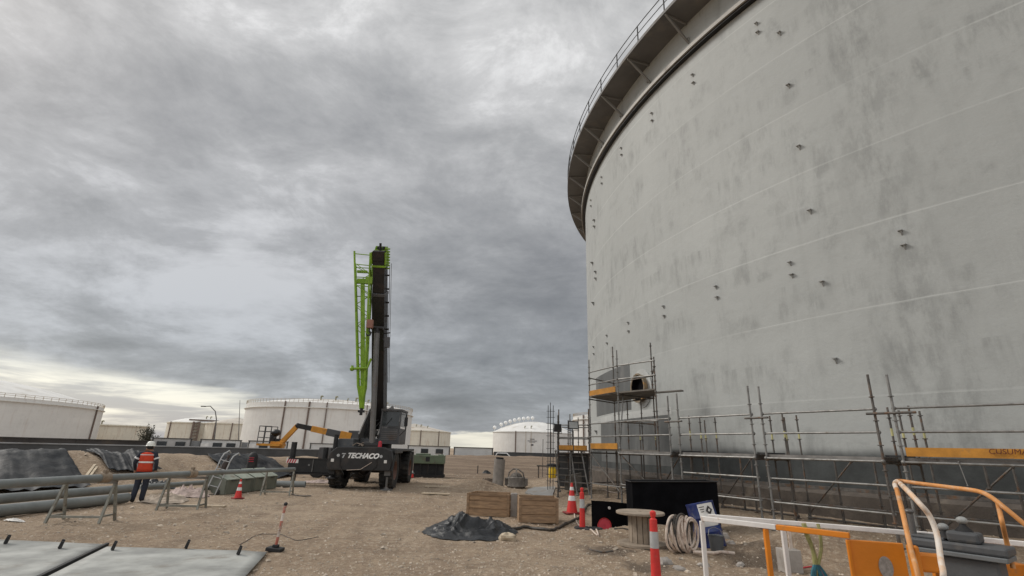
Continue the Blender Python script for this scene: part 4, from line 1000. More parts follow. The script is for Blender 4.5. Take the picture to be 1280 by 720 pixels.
for (u,v,s,sd) in ((832,705,.11,1),(850,712,.08,2),(905,676,.1,3),(915,684,.07,4),(634,676,.14,5),(925,700,.07,6),(880,707,.08,7)):
    p=G(u,v); lump((p.x,p.y),s,m_concrete if sd!=5 else m_plank,sd)
# hoses on ground
def ghose(label,px,r,mt,name='hose',lift=0.):
    pts=[]; 
    ctrl=[G(u,v) for u,v in px]
    for i in range(len(ctrl)-1):
        p0=ctrl[max(i-1,0)];p1_=ctrl[i];p2_=ctrl[i+1];p3_=ctrl[min(i+2,len(ctrl)-1)]
        for k in range(8):
            s=k/8; q=.5*((2*p1_)+(p2_-p0)*s+(2*p0-5*p1_+4*p2_-p3_)*s*s+(3*p1_-p0-3*p2_+p3_)*s**3); q.z=Hg(q.x,q.y)+r+lift; pts.append(q)
    q=ctrl[-1].copy(); q.z=Hg(q.x,q.y)+r; pts.append(q)
    o0=pts[0].copy(); mb=MB(); mb.tube([q-o0 for q in pts],r,8); o=obj(name,mb,mt,smooth=True); o.location=o0; tag(o,label,'hose'); return o
ghose('dark hose snaking from the tarpaulin past the right wooden box',[(637,664),(660,661),(688,664),(705,656),(722,650),(738,640)],.035,m_hosed)
ghose('pale hose curving between the red cone and delineator post',[(716,640),(722,655),(735,663),(748,672),(742,660)],.018,m_hosew)
ghose('thin dark wire on open soil by the striped stake',[(300,680),(325,667),(352,668),(372,676),(398,672)],.006,m_hosed)
ghose('thin rod lying left of the cable spool',[(735,688),(750,691),(766,690)],.014,m_rusty)
ghose('dark cable around the foot of the cable spool',[(768,668),(785,670),(800,676)],.014,m_hosed)
ghose('rusty rod on the ground right of the far trestle',[(364,619),(376,621),(389,621)],.02,m_rusty)
ghose('pale scaffold tube lying on the bank behind the red cones',[(752,624),(772,629),(788,622)],.02,m_hosew)
m_rw=M('chalky stripe',(.60,.53,.47),.7,dirt=(.3,.2,.15),dirt_lo=.5,dirt_hi=.7,dscale=12); m_rr=M('faded red stripe',(.42,.12,.08),.7,dirt=(.4,.32,.27),dirt_lo=.45,dirt_hi=.65,dscale=12)
# striped stake
p=G(343,691); t=thing('striped_stake','faded red and white striped stake on a black foot, beside the steel plates','stake',(p.x,p.y,Hg(p.x,p.y)),rot=(0,R_(5),0))
mb=MB(); mb.box((0,0,.03),(.27,.20,.06)); mb.box((0,0,.08),(.10,.09,.05)); obj('foot',mb,m_black,t,bevel=.012)
z=.1; k=0
while z<.66:
    mb=MB(); mb.lathe([(.024,z),(.024,z+.13)],12); obj('stripe',mb,m_rw if k%2 else m_rr,t,smooth=True) if k or True else None; z+=.13; k+=1
    if k==1: pass
mb=MB(); mb.sphere((0,0,.77),.034,8); obj('cap',mb,m_black,t,smooth=True)
# ================================================================== steel plates bottom left
def splate(pts,label,th=.018,z=.06,curl=0.,lugs=()):
    c=pts[0]; t=thing('steel_plate',label,'plate',(c.x,c.y,z),0,'steel plates lying in the foreground')
    n=14; vs=[]
    for i in range(n+1):
        for j in range(n+1):
            a,b=i/n,j/n
            p=pts[0].lerp(pts[1],a).lerp(pts[3].lerp(pts[2],a),b)
            zz=curl*max(0,a-.8)**2*25*.04+.004*noise.noise(Vector((a*2,b*2,len(label))))-(.05*sm(.86,1,a) if curl else 0)
            vs.append(Vector((p.x-c.x,p.y-c.y,zz)))
    fs=[(i*(n+1)+j,(i+1)*(n+1)+j,(i+1)*(n+1)+j+1,i*(n+1)+j+1) for i in range(n) for j in range(n)]
    mb=MB(); mb.add(vs,fs); o=obj('plate_body',mb,[m_plate],t,smooth=True,angle=60)
    md=o.modifiers.new('thick','SOLIDIFY'); md.thickness=th; md.offset=-1
    for (u,v) in lugs:
        p=G(u,v,z+.01)-Vector((c.x,c.y,z)); mb=MB(); mb.box(p+Vector((0,0,.05)),(.03,.10,.13),(.15,.2,.5)); mb.tube([p+Vector((-.03,0,.0)),p+Vector((.01,0,.13))],.022,7); obj('lifting_lug',mb,m_black,t)
    return t
zpl=.06
splate([G(-120,669,zpl),G(131,680,zpl),G(40,726,zpl),G(-420,770,zpl)],'grey steel plate at the bottom left corner',z=zpl,lugs=[(8,679),(76,685)])
splate([G(134,683,zpl),G(334,689,zpl),G(292,735,zpl),G(20,740,zpl)],'grey steel plate with a bent down right corner, right of its twin',z=zpl,curl=1,lugs=[(142,687),(234,685),(299,693)])
mb=MB(); c=G(134,681,.02); t=thing('rubber_strip','black rubber strip in the joint between the two steel plates','strip',c)
a,b=G(134,681,.05),G(40,727,.05); mb.bar(a-c,b-c,.05,.07); obj('strip_body',mb,m_black,t)
t=thing('timber_bearer','dark timber bearer under the rear edge of the steel plates','timber',tuple(G(100,682,0)))
c=G(100,682,0); a,b=G(-60,678,.015),G(325,692,.015); mb=MB(); mb.bar(a-c+Vector((0,-.05,0)),b-c+Vector((-.3,-.1,0)),.12,.03); obj('beam',mb,m_black,t)
# ================================================================== person
def person():
    p=G(171,628); base=Vector((p.x,p.y,Hg(p.x,p.y)))
    t=None
    J={'pel':(0,0,.95),'sp':(0,.01,1.15),'ch':(0,.0,1.35),'nk':(0,.02,1.50),'hd':(0,.035,1.60),'ht':(0,.03,1.72),
       'lh':(-.095,0,.90),'lk':(-.105,.03,.50),'la':(-.125,-.05,.10),'lt':(-.14,.09,.04),
       'rh':(.095,0,.90),'rk':(.10,.05,.50),'ra':(.085,.03,.10),'rt':(.10,.17,.04),
       'ls':(-.20,0,1.42),'le':(-.29,-.02,1.16),'lw':(-.27,.10,.93),'rs':(.20,0,1.42),'re':(.28,-.03,1.16),'rw':(.28,.05,.90)}
    Rd={'pel':.15,'sp':.145,'ch':.165,'nk':.062,'hd':.085,'ht':.075,'lh':.115,'lk':.085,'la':.078,'lt':.045,'rh':.115,'rk':.085,'ra':.078,'rt':.04,'ls':.082,'le':.058,'lw':.038,'rs':.082,'re':.058,'rw':.038}
    E=[('pel','sp'),('sp','ch'),('ch','nk'),('nk','hd'),('hd','ht'),('pel','lh'),('lh','lk'),('lk','la'),('la','lt'),('pel','rh'),('rh','rk'),('rk','ra'),('ra','rt'),('ch','ls'),('ls','le'),('le','lw'),('ch','rs'),('rs','re'),('re','rw')]
    names=list(J); vs=[J[k] for k in names]; rad=[Rd[k] for k in names]; ed=[(names.index(a),names.index(b)) for a,b in E]
    for w,sx in (('lw',-1),('rw',1)):
        wv=Vector(J[w]); hp=wv+Vector((0,.015,-.08)); vs.append(tuple(hp)); rad.append(.03); hi=len(vs)-1; ed.append((names.index(w),hi))
        for f in range(4):
            a=hp+Vector((sx*.004,-.03+f*.02,-.035)); b=a+Vector((-sx*.01,0,-.035-(.008 if f in(1,2) else 0))); vs+=[tuple(a),tuple(b)]; rad+=[.0095,.008]; ed+=[(hi,len(vs)-2),(len(vs)-2,len(vs)-1)]
        a=wv+Vector((-sx*.012,.045,-.05)); b=a+Vector((-sx*.006,.012,-.04)); vs+=[tuple(a),tuple(b)]; rad+=[.012,.009]; ed+=[(hi,len(vs)-2),(len(vs)-2,len(vs)-1)]
    me=bpy.data.meshes.new('person'); me.from_pydata(vs,ed,[]); o=bpy.data.objects.new('person_tmp',me); col.objects.link(o)
    md=o.modifiers.new('s','SKIN'); md.use_smooth_shade=True
    for i,sv in enumerate(me.skin_vertices[0].data): sv.radius=(rad[i],rad[i]*(.72 if i in (0,1,2) else 1)); sv.use_root=(i==0)
    ms_=o.modifiers.new('d','SUBSURF'); ms_.levels=2; ms_.render_levels=2
    dg=bpy.context.evaluated_depsgraph_get(); me2=bpy.data.meshes.new_from_object(o.evaluated_get(dg)); bpy.data.objects.remove(o)
    me2.materials.clear(); me2.materials.append(m_navy); me2.materials.append(m_skin); me2.materials.append(m_black)
    for f in me2.polygons:
        z=f.center.z; x=abs(f.center.x); f.use_smooth=True
        if z>1.50 and x<.12: f.material_index=1
        elif z<.93 and x>.2 and z>.7: f.material_index=1
        elif z<.09: f.material_index=2
    b=bpy.data.objects.new('person',me2); col.objects.link(b); b.location=base; b.rotation_euler=(0,0,R_(16)); b.scale=(1.04,1.04,1.0)
    tag(b,'worker in an orange vest, dark clothes and white helmet seen from behind','person')
    ROOTM[b.name]=Matrix.Translation(base)
    # vest: shell round the torso
    mb=MB(); rows=[(.90,.205,.135),(1.0,.195,.13),(1.12,.19,.13),(1.25,.205,.14),(1.36,.215,.145),(1.43,.20,.125),(1.475,.12,.09)]
    prof=[]
    n=28
    for (z,rx,ry) in rows:
        for k in range(n):
            a=2*math.pi*k/n; w=1+.03*math.sin(5*a+z*9); prof.append(Vector((rx*w*math.cos(a),ry*w*math.sin(a)+.005,z)))
    fs=[(i*n+k,i*n+(k+1)%n,(i+1)*n+(k+1)%n,(i+1)*n+k) for i in range(len(rows)-1) for k in range(n)]
    mb.add(prof,fs); v=obj('vest',mb,m_vest,b,smooth=True)
    md=v.modifiers.new('t','SOLIDIFY'); md.thickness=.008
    def band(z0,z1,rx,ry):
        mb=MB(); vs=[]
        for z in (z0,z1):
            for k in range(n):
                a=2*math.pi*k/n; w=1+.03*math.sin(5*a+z*9); vs.append(Vector(((rx+.007)*w*math.cos(a),(ry+.007)*w*math.sin(a)+.005,z)))
        mb.add(vs,[(k,(k+1)%n,n+(k+1)%n,n+k) for k in range(n)]); obj('reflective_band',mb,m_reflw,v,smooth=True)
    band(1.155,1.20,.193,.131); band(1.385,1.405,.213,.138)
    for sx in (-1,1):
        mb=MB(); a=Vector((sx*.245,-.01,1.29)); mb.tube([a+Vector((-sx*.006,0,.02)),a+Vector((sx*.012,0,-.02))],.080,14); obj('sleeve_band',mb,m_reflw,b,smooth=True)
    mb=MB(); mb.lathe([(.118,0),(.118,.02),(.112,.06),(.09,.11),(.05,.135),(.001,.14)],24,(0,.03,1.665),Matrix.Diagonal((.95,1.12,1))); mb.lathe([(.118,0),(.145,-.008),(.145,0),(.118,.012)],24,(0,.035,1.665),Matrix.Diagonal((.95,1.15,1))); h=obj('helmet',mb,m_helmet,b,smooth=True)
    mb=MB(); mb.sphere((0,.028,1.615),.096,10,(.95,1.05,.85)); obj('hair',mb,m_black,b,smooth=True)
    # face on the far side
    mb=MB(); mb.prism([(-.012,.125,1.60),(.012,.125,1.60),(0,.125,1.64)],(0,.02,0)); obj('nose',mb,m_skin,b)
    for sx in (-1,1): mb=MB(); mb.sphere((sx*.032,.118,1.635),.012,5); obj('eye',mb,m_label,b)
    mb=MB(); mb.box((0,.125,1.575),(.045,.01,.01)); obj('mouth',mb,m_redpaint,b)
    for sx in (-1,1): mb=MB(); mb.sphere((sx*.098,.03,1.62),.028,6,(.4,.8,1)); obj('ear',mb,m_skin,b,smooth=True)
person()
# ================================================================== bins
bd=(G(345,611)-G(279,619)); bd.z=0; L=bd.length; bd.normalize(); w=L/4
ang=math.atan2(bd.y,bd.x)-math.pi/2
bl=['nearest','second nearest','third','farthest']
rot=Matrix.Rotation(ang,3,'Z')
for i in range(4):
    c=G(279,619)+bd*(w*(i+.5)); 
    t=thing('waste_bin','grey green steel bin with a slanted lid, %s of the four'%bl[i],'bin',(c.x,c.y,Hg(c.x,c.y)-.01),ang,'four slant lidded steel bins in a row')
    hw=w*.48
    mb=MB(); mb.prism([(0,-hw,.03),(.0,-hw,.52),(-.66,-hw,.80),(-.85,-hw,.80),(-.80,-hw,.03)],(0,2*hw,0)); obj('bin_body',mb,m_bin,t,bevel=.015)
    mb=MB(); mb.prism([(.03,-hw*.93,.515),(.03,-hw*.93,.545),(-.66,-hw*.93,.84),(-.66,-hw*.93,.805)],(0,2*hw*.93,0)); l_=obj('lid',mb,M('lighter bin lid',(.30,.33,.27),.55,0,.12,2,dirt=(.2,.18,.14),dscale=2),t,bevel=.008)
    mb=MB(); mb.box((.035,0,.50),(.02,.25,.03)); obj('handle',mb,m_trim,l_)
    for yy in (-hw*.8,hw*.8): mb=MB(); mb.box((.012,yy,.27),(.03,.04,.48)); obj('rib',mb,m_bin,t)
# hand trolley with cylinder
p=G(270,618); p=p+Vector((-.1,-.1,0)); t=thing('hand_trolley','leaning two wheeled hand trolley with bent handles at the end of the bins','trolley',(p.x,p.y,Hg(p.x,p.y)),R_(12),rot=(0,R_(14),R_(12)))
mb=MB()
for sy in (-.0,.34):
    mb.tube([(sy-.2,-.15,.02),(sy-.2,-.1,.6),(sy-.2,-.1,1.25),(sy-.18,-.05,1.42),(sy-.10,.12,1.55),(sy-.06,.25,1.48)],.024,8)
for z in (.3,.6,.9,1.2): mb.tube([(-.2,-.1,z),(.14,-.1,z)],.014,7)
obj('frame',mb,m_reflg,t,smooth=True)
for sx in (-.26,.22):
    mb=MB(); mb.lathe([(.03,-.03),(.12,-.03),(.13,0),(.12,.03),(.03,.03)],18,(sx,-.05,.13),Euler((0,math.pi/2,0)).to_matrix()); w_=obj('wheel',mb,m_tyre,t,smooth=True)
    mb=MB(); mb.lathe([(.001,-.032),(.06,-.032),(.06,.032),(.001,.032)],14,(sx,-.05,.13),Euler((0,math.pi/2,0)).to_matrix()); obj('rim',mb,m_label,w_)
mb=MB(); mb.box((-.03,.0,.03),(.4,.3,.02)); obj('toe_plate',mb,m_galv,t)
t2=thing('gas_cylinder','tall dark brown gas cylinder strapped to the hand trolley','cylinder',(p.x-.02,p.y+.1,Hg(p.x,p.y)+.05),rot=(0,R_(13),R_(12)))
mb=MB(); mb.lathe([(.01,.02),(.10,.02),(.11,.06),(.11,1.02),(.09,1.14),(.04,1.2),(.035,1.26),(.05,1.27),(.05,1.36),(.01,1.37)],22); obj('bottle',mb,M('dark brown cylinder paint',(.05,.035,.03),.5),t2,smooth=True)
p=G(294,612)+Vector((-.75,2.6,0)); t=thing('pump_unit','black hooded pump unit standing behind the nearest bin','pump',(p.x,p.y,Hg(p.x,p.y)))
mb=MB(); mb.lathe([(.01,0),(.22,0),(.24,.5),(.22,1.0),(.2,1.25),(.12,1.38),(.01,1.42)],20); obj('hood',mb,m_black,t,smooth=True)
mb=MB()
for z in (1.0,1.08,1.16): mb.box((.05,-.23,z),(.22,.02,.025))
obj('grille',mb,m_redpaint,t)
# ================================================================== low black beam frame left of the crane
a0=G(352,604); a1=G(408,602)
cx_,cy_=a0.x+.1,25.2
t=thing('outrigger_beam','long low black steel beam on stands, left of the crane','beam',(-9.9,25.2,Hg(-9.9,25.2)),R_(3))
mb=MB(); mb.box((1.1,0,.86),(2.9,.5,.60)); obj('beam',mb,m_blackpaint,t,bevel=.02)
mb=MB(); mb.box((1.1,0,.52),(2.6,.7,.07)); mb.box((1.1,-.26,1.18),(2.9,.06,.06)); obj('flange',mb,m_boom,t)
for x,h in ((-.25,.75),(1.25,.55)):
    mb=MB(); mb.tube([(x,-.1,1.16),(x,-.1,1.16+h)],.13,12); obj('roller_post',mb,m_black,t,smooth=True)
for x in (-.1,2.1):
    mb=MB(); mb.box((x,0,.27),(.12,.3,.5)); mb.box((x,0,.02),(.5,.5,.04)); obj('stand',mb,m_boom,t)
mb=MB()
for i in range(4): mb.prism([(-.42+i*.11,-.275,.98),(-.36+i*.11,-.275,.98),(-.28+i*.11,-.275,1.2),(-.34+i*.11,-.275,1.2)],(0,-.006,0))
mk=MB(); mk.box((-.17,-.268,1.09),(.56,.01,.23)); pl=obj('warning_board',mk,m_label,t); obj('red_stripes',mb,m_redpaint,pl)
mb=MB(); mb.tube([(.8,-.27,1.15),(.8,-.30,.6)],.02,6); mb.box((.62,-.27,.9),(.08,.02,.08)); obj('fitting',mb,m_galv,t)
t=thing('culvert_pipe','short grey pipe stub lying behind the farthest bin','pipe',(-9.6,23.8,Hg(-9.6,23.8)+.14)); mb=MB(); mb.lathe([(.14,-.7),(.14,.7),(.12,.7),(.12,-.7)],18,(0,0,0),Euler((0,math.pi/2,R_(10))).to_matrix()); obj('tube',mb,m_pipe,t,smooth=True)
p=G(395,604); crumple('crumpled_sheet','flattened pale cable and scrap heap under the black beam','sheet',(p.x,p.y+.3),.9,.35,.12,m_pinkf,50,n=50,fold=.9)
# ================================================================== crane
CX,CY=-6.52,25.6
cr=thing('mobile_crane','black rough terrain crane with raised boom and hanging lime green jib','crane',(CX,CY,Hg(CX,CY)),R_(1))
mb=MB(); # front bumper counterweight with chamfered lower corners
mb.prism([(-1.42,-2.25,1.05),(-1.32,-2.25,1.52),(-1.05,-2.25,1.76),(.95,-2.25,1.80),(1.35,-2.25,1.66),(1.42,-2.25,1.3),(1.36,-2.25,.80),(-1.3,-2.25,.78)],(0,.55,0)); fb=obj('front_weight',mb,m_blackpaint,cr,bevel=.03)
text_mesh('lettering','TECHACO',.29,M('white vinyl',(.82,.82,.8),.5,bump=0),fb,(.12,-2.256,1.40),(math.pi/2,0,0),.35,.003,.014)
mb=MB(); o_=-.72
mb.prism([(o_-.07,-2.253,1.50),(o_+.10,-2.253,1.50),(o_+.08,-2.253,1.46),(o_-.09,-2.253,1.46)],(0,-.004,0)); mb.prism([(o_+.0,-2.253,1.44),(o_+.06,-2.253,1.44),(o_+.0,-2.253,1.30),(o_-.06,-2.253,1.30)],(0,-.004,0)); obj('emblem',mb,m_reflg,fb)
for x in (-.95,.93):
    mb=MB(); mb.lathe([(.001,0),(.065,0),(.065,.02),(.001,.02)],16,(x,-2.252,1.40),Euler((math.pi/2,0,0)).to_matrix()); obj('marker_lamp',mb,m_reflg,cr)
for x in (-1.18,1.14):
    mb=MB(); mb.box((x,-2.262,1.19),(.13,.02,.13)); obj('headlight',mb,m_label,cr,bevel=.01)
mb=MB(); mb.box((0,1.0,1.25),(1.5,6.0,.7)); obj('chassis',mb,m_blackpaint,cr,bevel=.03)
mb=MB(); mb.box((0,1.2,1.68),(2.75,5.6,.12)); 
for sx in (-1,1): mb.box((sx*1.2,-.9,1.62),(.5,1.9,.16))
obj('deck',mb,m_blackpaint,cr,bevel=.02)
def cwheel(x,y):
    ry=Euler((0,math.pi/2,0)).to_matrix()
    mb=MB(); prof=[(.42,-.27),(.62,-.30),(.76,-.29),(.80,-.22),(.80,.22),(.76,.29),(.62,.30),(.42,.27)]; mb.lathe(prof,40,(x,y,.80),ry)
    for k in range(22):
        a=2*math.pi*k/22
        for s in (-1,1):
            c=Vector((x+s*.15,y+.81*math.cos(a+s*.07),.80+.81*math.sin(a+s*.07))); mb.box(c,(.26,.085,.06),Euler((a+math.pi/2,0,s*.35)).to_matrix() if False else Matrix.Rotation(a+math.pi/2+s*.07,3,'X'))
    w=obj('wheel',mb,m_tyre,cr,smooth=True,angle=30)
    mb=MB(); s=1 if x>0 else -1; mb.lathe([(.001,s*.10),(.15,s*.10),(.18,s*.2),(.32,s*.08),(.40,s*.26),(.43,s*.27)],28,(x,y,.80),ry); obj('rim',mb,M('dull rim paint',(.14,.07,.05),.6,.1,.2,4),w,smooth=True)
for x in (-1.12,1.12):
    for y in (-1.15,2.9): cwheel(x,y)
mb=MB(); 
for y in (-1.15,2.9): mb.tube([(-.85,y,.80),(.85,y,.80)],.13,10); mb.sphere((0,y,.80),.26,8)
obj('axles',mb,m_boom,cr,smooth=True)
for sx,sy in ((-1,-1.9),(1,-1.9),(-1,4.1),(1,4.1)):
    mb=MB(); mb.box((sx*1.22,sy,1.1),(.26,.26,1.0)); mb.tube([(sx*1.22,sy-.05,.55),(sx*1.22,sy-.05,.12 if sx>0 and sy<0 else .5)],.055,10)
    z_=.0 if sx>0 and sy<0 else .42
    mb.lathe([(.06,z_+.14),(.12,z_+.07),(.26,z_+.05),(.27,z_+.01),(.001,z_+.01)],16,(sx*1.22,sy-.05,0)); obj('outrigger_jack',mb,m_boom if sx<0 else m_steelgrey,cr,smooth=True)
for sx in (-1,1):
    mb=MB(); 
    arc=[(sx*1.2,-1.15+ .95*math.cos(a/10*math.pi),.82+.92*math.sin(a/10*math.pi)) for a in range(0,11)]
    for a,b in zip(arc,arc[1:]): mb.bar(a,b,.5,.03,(0,-(Vector(a).y+1.15),Vector(a).z-.8))
    obj('fender',mb,m_blackpaint,cr)
# deck clutter and left hose drum
mb=MB(); mb.prism([(-1.35,-1.6,1.74),(-1.35,-1.6,2.0),(-1.2,-1.6,2.12),(-.55,-1.6,2.12),(-.5,-1.6,1.74)],(0,1.5,0)); obj('engine_hood',mb,m_console,cr,bevel=.03)
mb=MB(); mb.tube([(-1.28,-1.8,1.6),(-1.28,-1.8,2.28)],.10,12); obj('air_filter',mb,m_black,cr,smooth=True)
mb=MB(); rnd=random.Random(2)
for i in range(8):
    x=rnd.uniform(-.5,.25); mb.tube([(x,-2.0,1.82),(x+.15,-1.9,1.93+.08*rnd.random()),(x+.35,-1.95,1.9),(x+.5,-2.0,1.83)],.022,6)
obj('rigging_chains',mb,M('dusty rope',(.25,.2,.16),.9,0,.3,9),cr)
for (x0,x1) in ((-.85,-.6),(.75,.4)):
    mb=MB(); mb.tube([(x0,-2.27,1.3),(x0+.03,-2.29,1.0),((x0+x1)/2,-2.29,.8),(x1,-2.28,.62)],.018,6); obj('chain',mb,m_boom,cr,smooth=True)
mb=MB(); mb.tube([(-.5,-2.28,.80),(.1,-2.3,.85),(.55,-2.28,1.15)],.012,6); obj('sling',mb,m_hosew,cr,smooth=True)
mb=MB(); mb.lathe([(.001,0),(.09,0),(.075,.22),(.03,.26),(.001,.26)],14,(.78,-2.05,1.80)); obj('beacon',mb,m_redpaint,cr,smooth=True)
# superstructure
mb=MB(); mb.lathe([(.75,1.74),(.75,1.95),(.001,1.95)],30,(0,.6,0)); mb.box((0,1.0,2.05),(1.9,3.2,.22)); tt=obj('turntable',mb,m_grey,cr,bevel=.02)
for sx in (-.52,.38):
    mb=MB(); mb.prism([(sx-.04,-.7,2.1),(sx-.04,-.9,2.35),(sx-.04,.6,3.6),(sx-.04,1.8,3.9),(sx-.04,2.5,3.6),(sx-.04,2.5,2.1)],(.07,0,0)); obj('boom_cheek',mb,m_steelgrey,cr,bevel=.01)
# cab (viewer's right)
cb=MB(); x0,x1,y0,y1,z0,z1=.42,1.32,-.75,.95,1.98,3.48
fr=[((x0,y0,z0),(x0,y0+.12,z1)),((x1,y0,z0),(x1,y0+.12,z1)),((x0,y1,z0),(x0,y1,z1)),((x1,y1,z0),(x1,y1,z1)),((x0,y0+.12,z1),(x1,y0+.12,z1)),((x0,y1,z1),(x1,y1,z1)),((x0,y0+.12,z1),(x0,y1,z1)),((x1,y0+.12,z1),(x1,y1,z1)),((x0,y0,z0),(x1,y0,z0)),((x1,y0,z0),(x1,y1,z0)),((x0,y0+.05,2.72),(x1,y0+.05,2.72))]
for a,b in fr: cb.bar(a,b,.065,.065)
cb.box(((x0+x1)/2,(y0+y1)/2+.05,z1+.045),(x1-x0+.1,y1-y0,.08)); cb.box(((x0+x1)/2,y0-.01,2.34),(x1-x0-.05,.05,.66)); cb.box((x1+.0,.1,2.34),(.05,1.6,.66))
cabo=obj('cab',cb,m_grey,cr)
mb=MB(); mb.prism([(x0+.04,y0+.02,2.76),(x1-.04,y0+.02,2.76),(x1-.04,y0+.11,3.44),(x0+.04,y0+.11,3.44)],(0,.012,0)); mb.box((x1+.0,.1,3.1),(.014,1.5,.68)); mb.box((x0,.1,2.9),(.014,1.5,1.1)); obj('window',mb,M('pale cab glass',(.045,.05,.052),.15,bump=0),cabo)
mb=MB(); mb.box((.85,.2,2.7),(.45,.4,.6)); mb.box((.85,.4,3.0),(.42,.12,.6)); obj('driver_seat',mb,m_black,cabo)
mb=MB()
for i in range(5): mb.box(((x0+x1)/2,y0-.045,2.15+i*.09),(x1-x0-.18,.02,.035))
obj('louvre',mb,m_steelgrey,cabo)
mb=MB(); mb.tube([(x0+.25,y0-.02,2.78),(x0+.5,y0+.04,3.15)],.012,6); obj('wiper',mb,m_black,cabo)
mb=MB(); mb.tube([(x1,y0+.1,3.35),(x1+.28,y0,3.3),(x1+.3,y0,2.6),(x1,y0+.05,2.3)],.018,6); ma=obj('mirror_arm',mb,m_boom,cabo,smooth=True)
mb=MB(); mb.box((x1+.3,y0-.02,2.98),(.16,.06,.42)); obj('mirror',mb,m_black,cabo,bevel=.02)
# boom
C0=Vector(cr.location)
Mi=ROOTM[cr.name].inverted()
foot=Vector((-.28,1.9,3.1)); head=Mi@A(475.5,322,CY-2.3)
bdir=(head-foot).normalized(); bl_=(head-foot).length
xax=Vector((1,0,0)); xax=(xax-bdir*xax.dot(bdir)).normalized(); yax=bdir.cross(xax).normalized()
def boxsec(w,d,s0,s1,mt,name,offy=0):
    mb=MB(); a=foot+bdir*s0; b=foot+bdir*s1; mm=Matrix((xax,yax,bdir)).transposed(); mb.box((a+b)/2+yax*offy,(w,d,s1-s0),mm); return obj(name,mb,mt,cr,bevel=.03)
boxsec(.62,.85,-.3,bl_*.80,m_boom,'boom_base')
boxsec(.57,.78,bl_*.80,bl_*1.0,m_boom,'boom_section')
boxsec(.66,.9,bl_*.78,bl_*.80,m_grey,'boom_collar')
hb=MB(); mm=Matrix((xax,yax,bdir)).transposed()
for sx in (-.33,.33): hb.box(foot+bdir*(bl_*1.0)+xax*sx-yax*.05,(.05,.75,.62),mm)
hb.box(foot+bdir*(bl_*.955),(.68,.86,.10),mm); hb.box(foot+bdir*(bl_*1.0+.34)+yax*.1,(.66,.3,.08),mm); hd=obj('boom_head',hb,m_lime,cr,bevel=.02)
hb=MB(); hb.box(foot+bdir*(bl_*1.0+.12)-yax*.1,(.58,.66,.5),mm); obj('head_block',hb,m_boom,hd,bevel=.03)
for k in range(5):
    mb=MB(); c=foot+bdir*(bl_*1.0+.25)+xax*(-.24+k*.12)+yax*(.25); rr=Matrix((yax,bdir,xax)).transposed(); mb.lathe([(.05,-.03),(.30,-.03),(.25,0),(.30,.03),(.05,.03)],20,c,rr); obj('sheave',mb,m_black if k%2 else m_lime,hd,smooth=True)
mb=MB(); mb.tube([foot+bdir*(bl_+.2),foot+bdir*(bl_+.72)],.06,8); obj('anemometer',mb,m_black,hd)
mb=MB()
for k in range(8):
    c=foot+bdir*(bl_*(.94)+k*.14)+xax*.36; mb.box(c,(.22,.12,.06),mm)
obj('pin_lugs',mb,m_lime,hd)
for k in range(6):
    mb=MB(); c=foot+bdir*(bl_*(.5+k*.08))+xax*.38; mb.box(c,(.14,.1,.07),mm); obj('cable_guide',mb,m_boom,cr)
mb=MB(); mb.tube([foot+bdir*(bl_*.25)+xax*.43-yax*.0,foot+bdir*(bl_*.95)+xax*.47],.015,6); mb.tube([foot+bdir*(bl_*.25)+xax*.5,foot+bdir*(bl_*.97)+xax*.55],.012,6); obj('hoist_rope',mb,m_steelgrey,cr)
mb=MB(); c=Mi@A(484,428,CY-1.4); mb.box(c,(.22,.2,.5)); mb.tube([c,c+Vector((-.25,.1,.2))],.02,6); obj('work_lamp',mb,m_grey,cr,bevel=.03)
mb=MB(); c=Mi@A(484,417,CY-1.4); mb.bar(c+Vector((-.25,.1,0)),c+Vector((.15,0,.05)),.05,.05); obj('lamp_bracket',mb,m_boom,cr)
# lift cylinder
ca=Mi@A(465,556,CY-1.9); cb_=Mi@A(471.5,410,CY-1.75)
mb=MB(); mb.tube([ca,ca.lerp(cb_,.95)],.125,18); obj('lift_cylinder',mb,m_steelgrey,cr,smooth=True)
mb=MB(); mb.tube([ca.lerp(cb_,.92),cb_],.12,14); mb.tube([cb_-xax*.3,cb_+xax*.3],.09,12); mb.tube([cb_,cb_+Vector((0,.8,.2))],.08,8); obj('cylinder_rod',mb,m_boom,cr,smooth=True)
mb=MB(); mb.tube([ca-xax*.35,ca+xax*.35],.14,12); mb.box(ca+Vector((0,.1,-.3)),(.6,.5,.6)); obj('cylinder_pivot',mb,m_boom,cr)
for k in range(6):
    mb=MB(); x=-.62+k*.2; mb.tube([Vector((x,-.2,2.15)),Vector((x+.05,.0,2.75+.1*(k%3))),Vector((x+.12,.9,3.1)),Vector((x+.1,1.6,3.0))],.028,7); obj('hydraulic_hose',mb,m_black,cr,smooth=True)
mb=MB(); mb.lathe([(.28,-.22),(.30,-.2),(.16,-.18),(.16,.18),(.30,.2),(.28,.22)],22,(-.25,1.3,2.45),Euler((0,math.pi/2,0)).to_matrix()); obj('winch_drum',mb,m_steelgrey,cr,smooth=True)
# hook block tied off
mb=MB(); c=Mi@A(462.5,405,CY-2.2); mb.box(c,(.30,.2,.42)); hk=obj('hook_block',mb,M('rust red hook block',(.28,.13,.09),.6),cr,bevel=.03)
mb=MB(); pts=[c+Vector((.0,0,-.2)),c+Vector((0,0,-.34)),c+Vector((.09,0,-.42)),c+Vector((.06,0,-.54)),c+Vector((-.08,0,-.56)),c+Vector((-.14,0,-.45))]; mb.tube(pts,[.04,.045,.045,.045,.035,.015],8); obj('hook',mb,m_black,hk,smooth=True)
mb=MB(); mb.tube([c+Vector((0,0,.2)),foot+bdir*(bl_*.98)-xax*.3],.012,6); obj('rope',mb,m_boom,hk)
